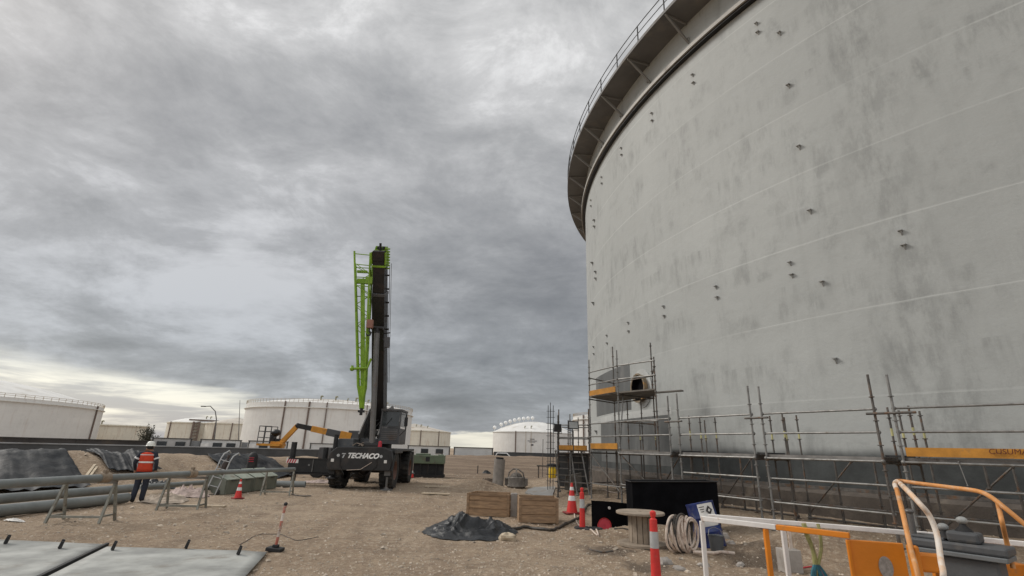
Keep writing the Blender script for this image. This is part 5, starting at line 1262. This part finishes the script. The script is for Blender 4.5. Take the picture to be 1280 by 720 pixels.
# lime jib hanging beside the boom, point down
YJ=CY-2.1
def jp(u,v,dy=0): return Mi@(A(u,v,YJ)+Vector((0,dy,0)))
T=[jp(443,314,.0),jp(463,316,.0),jp(460.5,326,.75),jp(439,325,.75)]
B=[jp(446.5,482,.1),jp(455,482,.1),jp(455,484,.35),jp(446,484,.35)]
jm=MB()
for a,b in zip(T,B): jm.tube([a,b],.05,8)
jib=obj('jib',jm,m_lime,cr,smooth=True)
mb=MB(); tip=jp(449.5,518,.2)
for b in B: mb.tube([b,tip+Vector((0,0,.3))],.05,8)
mb.prism([B[0],B[1],tip+Vector((.1,0,.25)),tip+Vector((-.1,0,.25))],(0,.05,0)); mb.prism([B[3],B[2],tip+Vector((.1,.05,.25)),tip+Vector((-.1,.05,.25))],(0,.05,0)); obj('jib_tip',mb,m_lime,jib)
mb=MB(); mb.tube([tip+Vector((0,0,.3)),tip+Vector((0,0,-.02))],.07,8); mb.box(tip+Vector((0,0,.15)),(.28,.15,.10)); obj('tip_pin',mb,m_black,jib)
mb=MB(); N=12
for s in range(4):
    a0_,a1_,b0_,b1_=T[s],T[(s+1)%4],B[s],B[(s+1)%4]
    for k in range(N):
        f0,f1=k/N,(k+1)/N
        if s==0 and k<1: continue
        mb.tube([a0_.lerp(b0_,f0+.01),a1_.lerp(b1_,f1)] if k%2 else [a1_.lerp(b1_,f0+.01),a0_.lerp(b0_,f1)],.018,5)
    for k in (0,1,3): mb.tube([a0_.lerp(b0_,k/N+.02),a1_.lerp(b1_,k/N+.02)],.025,5)
obj('lacing',mb,m_lime,jib)
mb=MB(); a=jp(452,352,.2); b=jp(452,482,.2); mb.bar(a,b,.20,.05,(0,1,0)); mb.box(jp(451.5,350,.2),(.5,.12,.25)); mb.box(jp(451.5,338,.2),(.5,.12,.12)); mb.box(jp(461,350,.1),(.35,.2,.35)); obj('jib_plate',mb,m_lime,jib)
mb=MB(); a=jp(440,461,.0); b=jp(459,460,.0); mb.tube([a,b,jp(463,448,.1)],.06,8); mb.sphere(a,.11,6); mb.tube([a,a+Vector((0,0,.15))],.06,6); obj('stow_arm',mb,m_lime,jib,smooth=True)
# ================================================================== distant boom lift
bp_=G(425,600); BX,BY=PL(424,33).x,PL(424,33).y
bl2=thing('boom_lift','ochre and black boom lift behind the crane, its basket reaching left','lift',(BX,BY,Hg(BX,BY)))
LI=ROOTM[bl2.name].inverted()
def lp(u,v,Y=None): return LI@A(u,v,Y or BY)
mb=MB(); mb.box((0,0,.75),(2.3,1.9,.5)); obj('chassis',mb,m_amber,bl2,bevel=.04)
for sx in (-.85,.85):
    for sy in (-.85,.85):
        mb=MB(); mb.lathe([(.2,-.18),(.45,-.18),(.48,-.1),(.48,.1),(.45,.18),(.2,.18)],24,(sx,sy,.48),Euler((math.pi/2,0,0)).to_matrix()); mb.lathe([(.001,-.1),(.2,-.12)],14,(sx,sy,.48),Euler((math.pi/2,0,0)).to_matrix()); obj('wheel',mb,m_tyre,bl2,smooth=True)
mb=MB(); mb.box((.1,0,1.35),(2.2,1.4,.65)); obj('turntable',mb,m_grey,bl2,bevel=.06)
K=lp(372,532); E1=lp(440,546.5); J0=lp(350,554)
mb=MB(); mb.bar((.6,0,1.4),E1+Vector((.4,0,.1)),.35,.35); obj('riser',mb,m_boom,bl2)
mb=MB(); mb.box(lp(444,546.5),(.78,.4,.75)); obj('boom_pivot',mb,m_grey,bl2,bevel=.04)
segs=[(0,.27,m_boom),(.27,.55,m_amber),(.55,.80,m_grey),(.80,1.,m_amber)]
for i,(a,b,mt) in enumerate(segs):
    mb=MB(); w=.26+.06*i; mb.bar(K.lerp(E1,a),K.lerp(E1,b),w,w+.02); obj('boom_section',mb,mt,bl2,bevel=.01)
mb=MB(); mb.sphere(K,.15,8); obj('knuckle',mb,m_boom,bl2,smooth=True)
mb=MB(); mb.bar(K,J0+Vector((.1,0,.05)),.2,.26); obj('jib',mb,m_amber,bl2,bevel=.01)
mb=MB(); mb.box(lp(347,556),(.75,.4,.38)); obj('rotator',mb,m_amber,bl2,bevel=.03)
b0=lp(325,555.5); b1=lp(349,556.5); wB=(b1-b0).length
bk=MB(); bk.bar(b0+Vector((0,-.0,0)),b1+Vector((.2,0,0)),.9,.12); bsk=obj('basket_floor',bk,m_amber,bl2)
mb=MB()
for y in (-.42,.42):
    for z in (.4,.75,1.05): mb.tube([b0+Vector((0,y,z)),b0.lerp(b1,.62)+Vector((0,y,z))],.025,6)
    for k in (0,.3,.62): mb.tube([b0.lerp(b1,k)+Vector((0,y,0)),b0.lerp(b1,k)+Vector((0,y,1.05))],.025,6)
for z in (.4,.75,1.05): mb.tube([b0+Vector((0,-.42,z)),b0+Vector((0,.42,z))],.025,6)
obj('basket_rail',mb,m_grey,bsk)
mb=MB(); mb.sphere(lp(345,541),.28,8,(1,1,.75)); mb.box(lp(341,549),(.25,.3,.5)); mb.box(lp(347,550.5),(.3,.2,.2)); obj('control_box_cover',mb,m_blackpaint,bsk)
# ================================================================== green generator
p=G(530,597); t=thing('generator','green skid generator with a dark open underside, right of the crane','generator',(p.x+.15,p.y+.7,Hg(p.x,p.y+.7)),R_(4))
mb=MB(); mb.box((0,0,1.12),(2.05,1.3,.52)); mb.box((-.4,0,1.42),(.9,1.0,.10)); mb.box((.75,0,1.40),(.35,.8,.06)); obj('hood',mb,m_green,t,bevel=.03)
mb=MB(); mb.box((-.05,-.655,1.14),(.26,.02,.28)); obj('vent',mb,m_black,t)
mb=MB(); mb.box((.6,-.655,1.14),(.5,.015,.3)); mb.box((-.65,-.655,1.14),(.5,.015,.36)); obj('door',mb,m_green,t,bevel=.004)
mb=MB(); mb.box((0,.1,.5),(1.9,1.1,.7)); obj('engine_bay',mb,m_black,t)
mb=MB()
for sy in (-.6,.6): mb.box((0,sy,.10),(2.1,.12,.18))
for x in (-1,-.5,0,.5,1): mb.box((x,-.6,.5),(.06,.08,.72))
obj('skid',mb,m_boom,t)
mb=MB(); mb.tube([(.8,.2,1.4),(.8,.2,1.75)],.04,8); obj('exhaust',mb,m_black,t)
# ================================================================== odds near the access tower
p=G(690.5,605); t=thing('waste_drum','yellow plastic drum near the access tower','drum',(p.x,p.y,Hg(p.x,p.y)))
mb=MB(); mb.lathe([(.001,0),(.20,0),(.22,.04),(.22,.55),(.19,.62),(.001,.62)],22); obj('drum_body',mb,m_yellow,t,smooth=True)
mb=MB(); mb.lathe([(.001,.66),(.2,.66),(.205,.62)],22); obj('lid',mb,m_black,t)
p=G(678,602); t=thing('work_bench','low dark bench with a crumpled cover beside the yellow drum','bench',(p.x+.3,p.y,Hg(p.x,p.y)))
mb=MB(); mb.box((0,0,.72),(1.3,.6,.06)); mb.sphere((.3,0,.78),.22,7,(1.6,1,.5)); obj('bench_top',mb,m_black,t)
for x in (-.55,.55):
    for y in (-.24,.24): mb=MB(); mb.box((x,y,.35),(.05,.05,.7)); obj('leg',mb,m_rusty,t)
for u,v,vt,lb in ((678,600,553,'thin rusty pole left of the yellow drum, taller of two'),(684.5,596,555,'thin rusty pole left of the yellow drum, shorter of two')):
    p=G(u,v); q=A(u,vt,p.y); t=thing('thin_pole',lb,'pole',(p.x,p.y,Hg(p.x,p.y)-.05),0,'thin poles beside the yellow drum'); mb=MB(); mb.tube([(0,0,0),(.02,0,q.z+.05)],.022,6); mb.lathe([(.001,0),(.035,0),(.035,.03),(.001,.03)],8,(.02,0,q.z+.04)); obj('rod',mb,m_rusty,t)
for u,v,s in ((608,592,.2),(604,570,0)):
    if s: p=G(u,v); crumple('dark_bag','small dark bag on the soil left of the concrete pipe','bag',(p.x,p.y),.35,.25,.35,m_tarp,33,n=40)
p=G(597,592); t=thing('short_stake','short dark stake in the soil left of the concrete pipe','stake',(p.x,p.y,Hg(p.x,p.y))); mb=MB(); mb.tube([(0,0,-.05),(0,0,.55)],.035,7); mb.sphere((0,0,.55),.045,5); obj('stake_body',mb,m_black,t)
# wood off-cuts on the slope by the worker
for (u,v,rz,lb) in ((118,583,-30,'pale timber batten lying on the sandy slope by the liner'),):
    a=azp(u); f,c,z=lerp_tab(BT,math.degrees(a)); r=f+(c-f)*.45; x,y=r*math.sin(a),r*math.cos(a)
    t=thing('timber_batten',lb,'batten',(x,y,Hg(x,y)+.05),R_(-55),rot=(0,R_(16),R_(-60))); mb=MB(); mb.box((0,0,0),(1.6,.09,.05)); mb.box((.1,.12,-.01),(1.3,.08,.04)); obj('board',mb,m_plank,t)
# ================================================================== foreground lift basket
fbk=thing('lift_basket','orange work platform with white rails and a bent tube guard, bottom right','lift',tuple(G(1000,690,.0)))
FI=ROOTM[fbk.name].inverted()
def W(u,v,z): return FI@G(u,v,z)
def sq(name,pts,w,mt,par=fbk,up=(0,0,1)):
    mb=MB(); 
    for a,b in zip(pts,pts[1:]): mb.bar(a,b,w,w,up)
    return obj(name,mb,mt,par,bevel=.006)
RZ=1.1
c0=W(877,648,RZ); c1=W(1062,669.5,RZ); c2=W(1128,674,RZ)
f0=W(885,646.5,RZ); f1=W(1160,668,RZ); f2=W(1300,682,RZ)
sq('near_top_rail',[c0,c0.lerp(c1,.55)],.055,m_wrail); sq('near_top_rail',[c0.lerp(c1,.553),c1],.055,m_orange)
sq('far_top_rail',[f0+Vector((.05,.12,0)),f1,f2],.05,m_wrail)
def down(p,z): return Vector((p.x,p.y,z-fbk.location.z))
ZB=.32
for pt,mt,nm in ((c0,m_wrail,'post'),(c0.lerp(c1,.475),m_orange,'post'),(f0.lerp(f1,.39)+Vector((.0,.08,0)),m_wrail,'post'),(f1,m_orange,'post'),(f2,m_orange,'post')):
    sq(nm,[pt-Vector((0,0,.03)),down(pt,ZB)],.05,mt)
mb=MB(); pa_=c0.lerp(c1,.98); d=(c2-c1).normalized(); a=pa_; b=c2
mb.prism([down(a,.30),down(b,.30),down(b,1.06),down(a,1.06)],Vector((-d.y,d.x,0))*.04); pn=obj('side_panel',mb,m_orange,fbk,bevel=.008)
nrm=Vector((d.y,-d.x,0)); cc=down(a.lerp(b,.62),.83)+nrm*.004; mmp=Matrix((d,Vector((0,0,1)),nrm)).transposed()
mb=MB(); mb.lathe([(.001,0.004),(.10,.004),(.10,0)],24,cc,mmp@Matrix.Diagonal((.62,1,1))); obj('oval_sticker',mb,M('worn grey sticker',(.30,.28,.26),.6,0,.3,20,bump=0),pn,smooth=True)
sq('panel_frame',[down(a,.3)+nrm*.02,down(a,1.06)+nrm*.02],.03,m_orange)
for z in (.3,):
    sq('mid_rail' if z>.5 else 'floor_frame',[down(c0,z),down(c1,z)],.045,m_orange); sq('mid_rail' if z>.5 else 'floor_frame',[down(f0,z),down(f1,z),down(f2,z)],.045,m_orange)
mb=MB(); mb.prism([down(c0,.25),down(c2,.25),down(f2,.25),down(f1,.25),down(f0,.25)],(0,0,.03)); obj('floor',mb,m_deck,fbk)
# bent guard tubes
def bend(pts,n=8,r=.3):
    out=[]
    for i in range(len(pts)-1):
        p0=pts[max(i-1,0)];p1_=pts[i];p2_=pts[i+1];p3_=pts[min(i+2,len(pts)-1)]
        for k in range(n):
            s=k/n; out.append(.5*((2*p1_)+(p2_-p0)*s+(2*p0-5*p1_+4*p2_-p3_)*s*s+(3*p1_-p0-3*p2_+p3_)*s**3))
    out.append(pts[-1]); return out
g0=W(1120,602,1.62)
P0_=[W(1148,722,.88),W(1139,688,1.06),W(1128,640,1.36),W(1120.5,611,1.56),W(1121,603,1.615),W(1127,603.5,1.615)]
def gt(name,pts,mt,r=.023,n=10): 
    mb=MB(); mb.tube(bend(pts,6),r,n); return obj(name,mb,mt,fbk,smooth=True,angle=60)
gt('guard_upright',[down(W(1150,724,.87),.3),W(1148,722,.88),W(1139,688,1.06),W(1128,640,1.36),W(1121,612,1.555)],m_loop)
gt('near_guard_tube',[W(1121,612,1.555),W(1118.5,605,1.60),W(1122,602,1.615),W(1133,612,1.58),W(1150,630,1.47),W(1162,645,1.37),W(1171,668,1.22),W(1176,700,1.03),W(1179,716,.95),W(1178,728,.87)],m_wrail2:=M('worn pale tube paint',(.62,.40,.24),.5,0,.2,4,dirt=(.68,.63,.57),dirt_lo=.42,dirt_hi=.62,dscale=3),.024)
gt('far_guard_tube',[W(1119,604,1.605),W(1124,601,1.617),W(1150,604.5,1.60),W(1190,609.5,1.585),W(1222,614,1.57),W(1238,621,1.53),W(1255,634,1.45),W(1285,659,1.29),W(1310,680,1.17)],m_loop,.023)
gt('guard_upright',[W(1247,628,1.48),W(1252,650,1.34),W(1258,676,1.14),down(W(1258,676,1.14),.9)],m_loop,.020)
# console
ca_=W(1140,672,1.08); cb2=W(1262,693,1.04); dd=(cb2-ca_); dd.z=0; LL=dd.length; dd.normalize(); nn=Vector((dd.y,-dd.x,0)); 
if nn.dot(Vector((-1,-1,0)))<0: nn=-nn
mm=Matrix((dd,-nn,Vector((0,0,1)))).transposed()
def cbx(s,o,z0,z1,ln,dp,mt,name,par=fbk,bev=.02):
    mb=MB(); c=ca_+dd*(s*LL)+nn*o; c=Vector((c.x,c.y,(z0+z1)/2-fbk.location.z)); mb.box(c,(ln*LL,dp,z1-z0),mm); return obj(name,mb,mt,par,bevel=bev)
con=cbx(.5,.0,1.02,1.10,1.06,.34,m_console,'console')
cbx(.52,.015,.975,1.018,1.0,.36,M('pale console lip',(.15,.16,.165),.5,0,.1,5),'lip',con,.008)
cbx(.60,.0,.45,.97,.62,.28,m_console,'pedestal',con)
cbx(.60,.02,1.10,1.20,.34,.2,m_console,'cover',con,.025)
cbx(.22,-.01,1.10,1.125,.36,.24,m_console,'switch_plate',con,.008)
for s in (.38,.60):
    c=ca_+dd*(s*LL); z=1.12 if s<.4 else 1.2
    base=Vector((c.x,c.y,z-fbk.location.z))
    mb=MB(); mb.lathe([(.075,0),(.06,.02),(.03,.05),(.018,.09)],18,base); kb=obj('gaiter',mb,m_black,con,smooth=True)
    mb=MB(); mb.sphere(base+Vector((0,0,.10)),.042,10,(1.15,1.15,.85)); obj('knob',mb,M('grey knob',(.33,.34,.33),.45,bump=0),con,smooth=True)
mb=MB(); c=ca_+dd*(.03*LL)+Vector((0,0,1.1-1.08)); mb.tube([c,c+Vector((0,0,.22))],.03,12); mb.sphere(c+Vector((0,0,.24)),.045,8,(1,1,.6)); mb.lathe([(.06,0),(.055,.02),(.03,.03)],14,c+Vector((.02,-.08,0))); obj('beacon',mb,m_steelgrey,con,smooth=True)
# hinge bracket and battery pack under the console
mb=MB(); c=W(1158,703,.95); mb.box(c,(.26,.10,.16),(0,0,-.3)); mb.box(c+Vector((-.12,-.02,-.02)),(.05,.12,.34)); hbk=obj('hinge_bracket',mb,m_orange,fbk,bevel=.02)
for k in (-.05,.05):
    mb=MB(); mb.lathe([(.001,-.06),(.022,-.06),(.022,.0)],12,c+Vector((k,-.0,.0)),Euler((math.pi/2,0,0)).to_matrix()); obj('bolt',mb,m_black,hbk)
mb=MB(); c=W(1262,712,.85); mb.box(c,(.28,.12,.12)); mb.box(c+Vector((-.16,0,0)),(.05,.14,.3)); obj('latch',mb,m_orange,fbk,bevel=.01)
mb=MB(); c=W(1262,712,.84)+Vector((0,-.062,0)); mb.box(c,(.16,.01,.07)); obj('name_plate',mb,m_reflw,fbk)
mb=MB(); mb.sphere(W(1262,684,1.06),.03,8); obj('latch_knob',mb,m_hosew,fbk,smooth=True)
# lanyard bundle hanging from the far rail
q0=G(1012,662,1.1); t=thing('lanyard','tangled olive lanyard with blue green rope hanging from the platform rail','rope',(q0.x,q0.y,1.1))
LI2=ROOTM[t.name].inverted()
rnd=random.Random(4)
for k in range(5):
    mb=MB(); x=rnd.uniform(-.1,.12); mb.tube(bend([Vector((x*1.0,0,.06)),Vector((x*.9,-.03,-.06)),Vector((x*.55+.02,-.03,-.2)),Vector((.0+rnd.uniform(-.02,.03),-.03,-.36)),Vector((rnd.uniform(-.06,.06),-.02,-.5))],5),.017,6); obj('strap',mb,m_lanyard,t,smooth=True)
for k in range(8):
    mb=MB(); a=rnd.uniform(-.1,.1); mb.tube(bend([Vector((a*.2,-.03,-.34)),Vector((a,-.04,-.45)),Vector((a*1.1+.02,-.04,-.6)),Vector((a*.8+.03,-.02,-.8))],5),.019,6); obj('rope_strand',mb,m_teal if k!=3 else m_redpaint,t,smooth=True)
p=G(997,720); p=p+Vector((.05,.3,0)); t=thing('cement_block','grey concrete block with two pale pegs behind the platform rail','block',(p.x,p.y,Hg(p.x,p.y)))
mb=MB(); mb.box((0,0,.17),(.3,.28,.36)); obj('block_body',mb,m_concrete,t,bevel=.01)
for x in (-.05,.06): mb=MB(); mb.box((x,0,.5),(.045,.03,.32)); obj('peg',mb,m_hosew,t)
p=G(1005,742); ghose('pink rope scrap on the soil behind the platform rail',[(985,704),(1000,708),(1020,706)],.012,m_redpaint)
# ================================================================== world
wd=bpy.data.worlds.new('World'); scene.world=wd; wd.use_nodes=True; nt=wd.node_tree; t=NT(nt)
bg=nt.nodes['Background']
SUN_EL=R_(38); SUN_AZ=R_(-70)   # azimuth from +Y, clockwise positive
sky=t.n('ShaderNodeTexSky'); sky.sky_type='NISHITA'; sky.sun_disc=False; sky.sun_elevation=SUN_EL; sky.sun_rotation=SUN_AZ; sky.air_density=1.2; sky.dust_density=2.
dirv=t.n('ShaderNodeTexCoord').outputs['Generated']; x,y,z=t.xyz(dirv)
zc=t.math('ADD',t.math('MAXIMUM',z,0.0),.20)
px=t.math('DIVIDE',x,zc); py=t.math('DIVIDE',y,zc)
pv=t.comb(px,py,0)
n1=t.noise(t.mapping(pv,(1.0,1.0,1),(3.1,1.7,0),(0,0,.35)),1.0,10,.60,.15)
n2=t.noise(t.mapping(pv,(.8,1.15,1),(8.3,2.1,0),(0,0,-.3)),.30,5,.5,.2)
n3=t.noise(t.mapping(pv,(1.0,1.8,1),(1.3,4.1,0),(0,0,.2)),1.9,10,.63,.3)
n4=t.noise(t.mapping(dirv,(1,1,1.9),(5,3,1)),4.2,11,.66,.35)
n3=t.math('ADD',t.math('MULTIPLY',n3,.5),t.math('MULTIPLY',n4,.65))
val=t.math('ADD',t.math('ADD',t.math('MULTIPLY',n1,.5),t.math('MULTIPLY',n2,.38)),t.math('MULTIPLY',n3,.42))
dens=t.ramp(val,.44,.83); dens=t.math('ADD',dens,t.math('MULTIPLY',t.math('SUBTRACT',n4,.5),.35))
cr_=t.n('ShaderNodeValToRGB'); t.l(dens,cr_.inputs[0]); e=cr_.color_ramp.elements
e[0].position=0; e[0].color=(.20,.202,.208,1); e[1].position=1; e[1].color=(.66,.66,.665,1)
for p_,c_ in ((.3,(.27,.272,.276,1)),(.55,(.345,.346,.348,1)),(.78,(.45,.45,.452,1))):
    k=e.new(p_); k.color=c_
# heavier, bluer cloud base low down; lighter overhead
fz=t.n('ShaderNodeValToRGB'); t.l(z,fz.inputs[0]); e=fz.color_ramp.elements
e[0].position=0; e[0].color=(.62,.66,.71,1); e[1].position=1; e[1].color=(1.25,1.24,1.22,1)
for p_,c_ in ((.12,(.53,.555,.59,1)),(.30,(.61,.618,.63,1)),(.5,(.79,.79,.79,1)),(.72,(1.02,1.015,1.0,1))):
    k=e.new(p_); k.color=c_
cloud=t.mix(1.0,cr_.outputs[0],fz.outputs[0],'MULTIPLY')
bk=t.ramp(y,.25,-.55,1.0,1.9); cloud=t.mix(1.0,cloud,t.comb(bk,bk,bk),'MULTIPLY')  # unseen sky behind the camera brightened, added fill for tank and ground
# clear gap low in the sky, deeper towards the left
az=t.math('ARCTAN2',x,y)
el=t.math('ARCSINE',z)
gtop=t.ramp(az,R_(-52),R_(-2),.118,.022)
ed=t.math('MULTIPLY',t.math('SUBTRACT',t.noise(t.mapping(pv,(1.0,1.0,1),(2,2,0)),.45,8,.6,.3),.5),.13)
el2=t.math('ADD',el,ed)
sb=t.math('DIVIDE',el2,gtop)
gap=t.ramp(sb,.80,1.12,1,0)
sn=t.noise(t.mapping(t.comb(az,t.math('MULTIPLY',el,9),0),(2.2,2.2,1)),1.6,8,.6,.4)
gapc=t.mix(t.ramp(sn,.40,.60),(.66,.645,.58),(.29,.30,.325))
lowc=t.mix(t.ramp(el,.0,.09,0,1),(.52,.55,.60),gapc)
gapc=t.mix(t.ramp(az,R_(-30),R_(-12),0,.55),gapc,(.66,.63,.53))
skyc=t.mix(1.0,sky.outputs[0],(.10,.10,.10),'MULTIPLY')
gapc=t.mix(.12,gapc,skyc)
final=t.mix(gap,cloud,gapc)
# a little Nishita mixed evenly over the whole sky
final=t.mix(.06,final,skyc)
final=t.mix(1.0,final,(10.,10.,10.),'MULTIPLY'); t.l(final,bg.inputs['Color']); bg.inputs['Strength'].default_value=.1
sun=bpy.data.lights.new('sun','SUN'); sun.energy=1.3; sun.angle=R_(20); sun.color=(1,.95,.88)
so=bpy.data.objects.new('sun',sun); col.objects.link(so)
d=Vector((math.sin(SUN_AZ)*math.cos(SUN_EL),math.cos(SUN_AZ)*math.cos(SUN_EL),math.sin(SUN_EL)))
so.rotation_euler=d.to_track_quat('Z','Y').to_euler(); so.location=(0,0,60)
vs_=scene.view_settings; vs_.view_transform='Standard'; vs_.look='None'; vs_.gamma=1; vs_.exposure=0.55
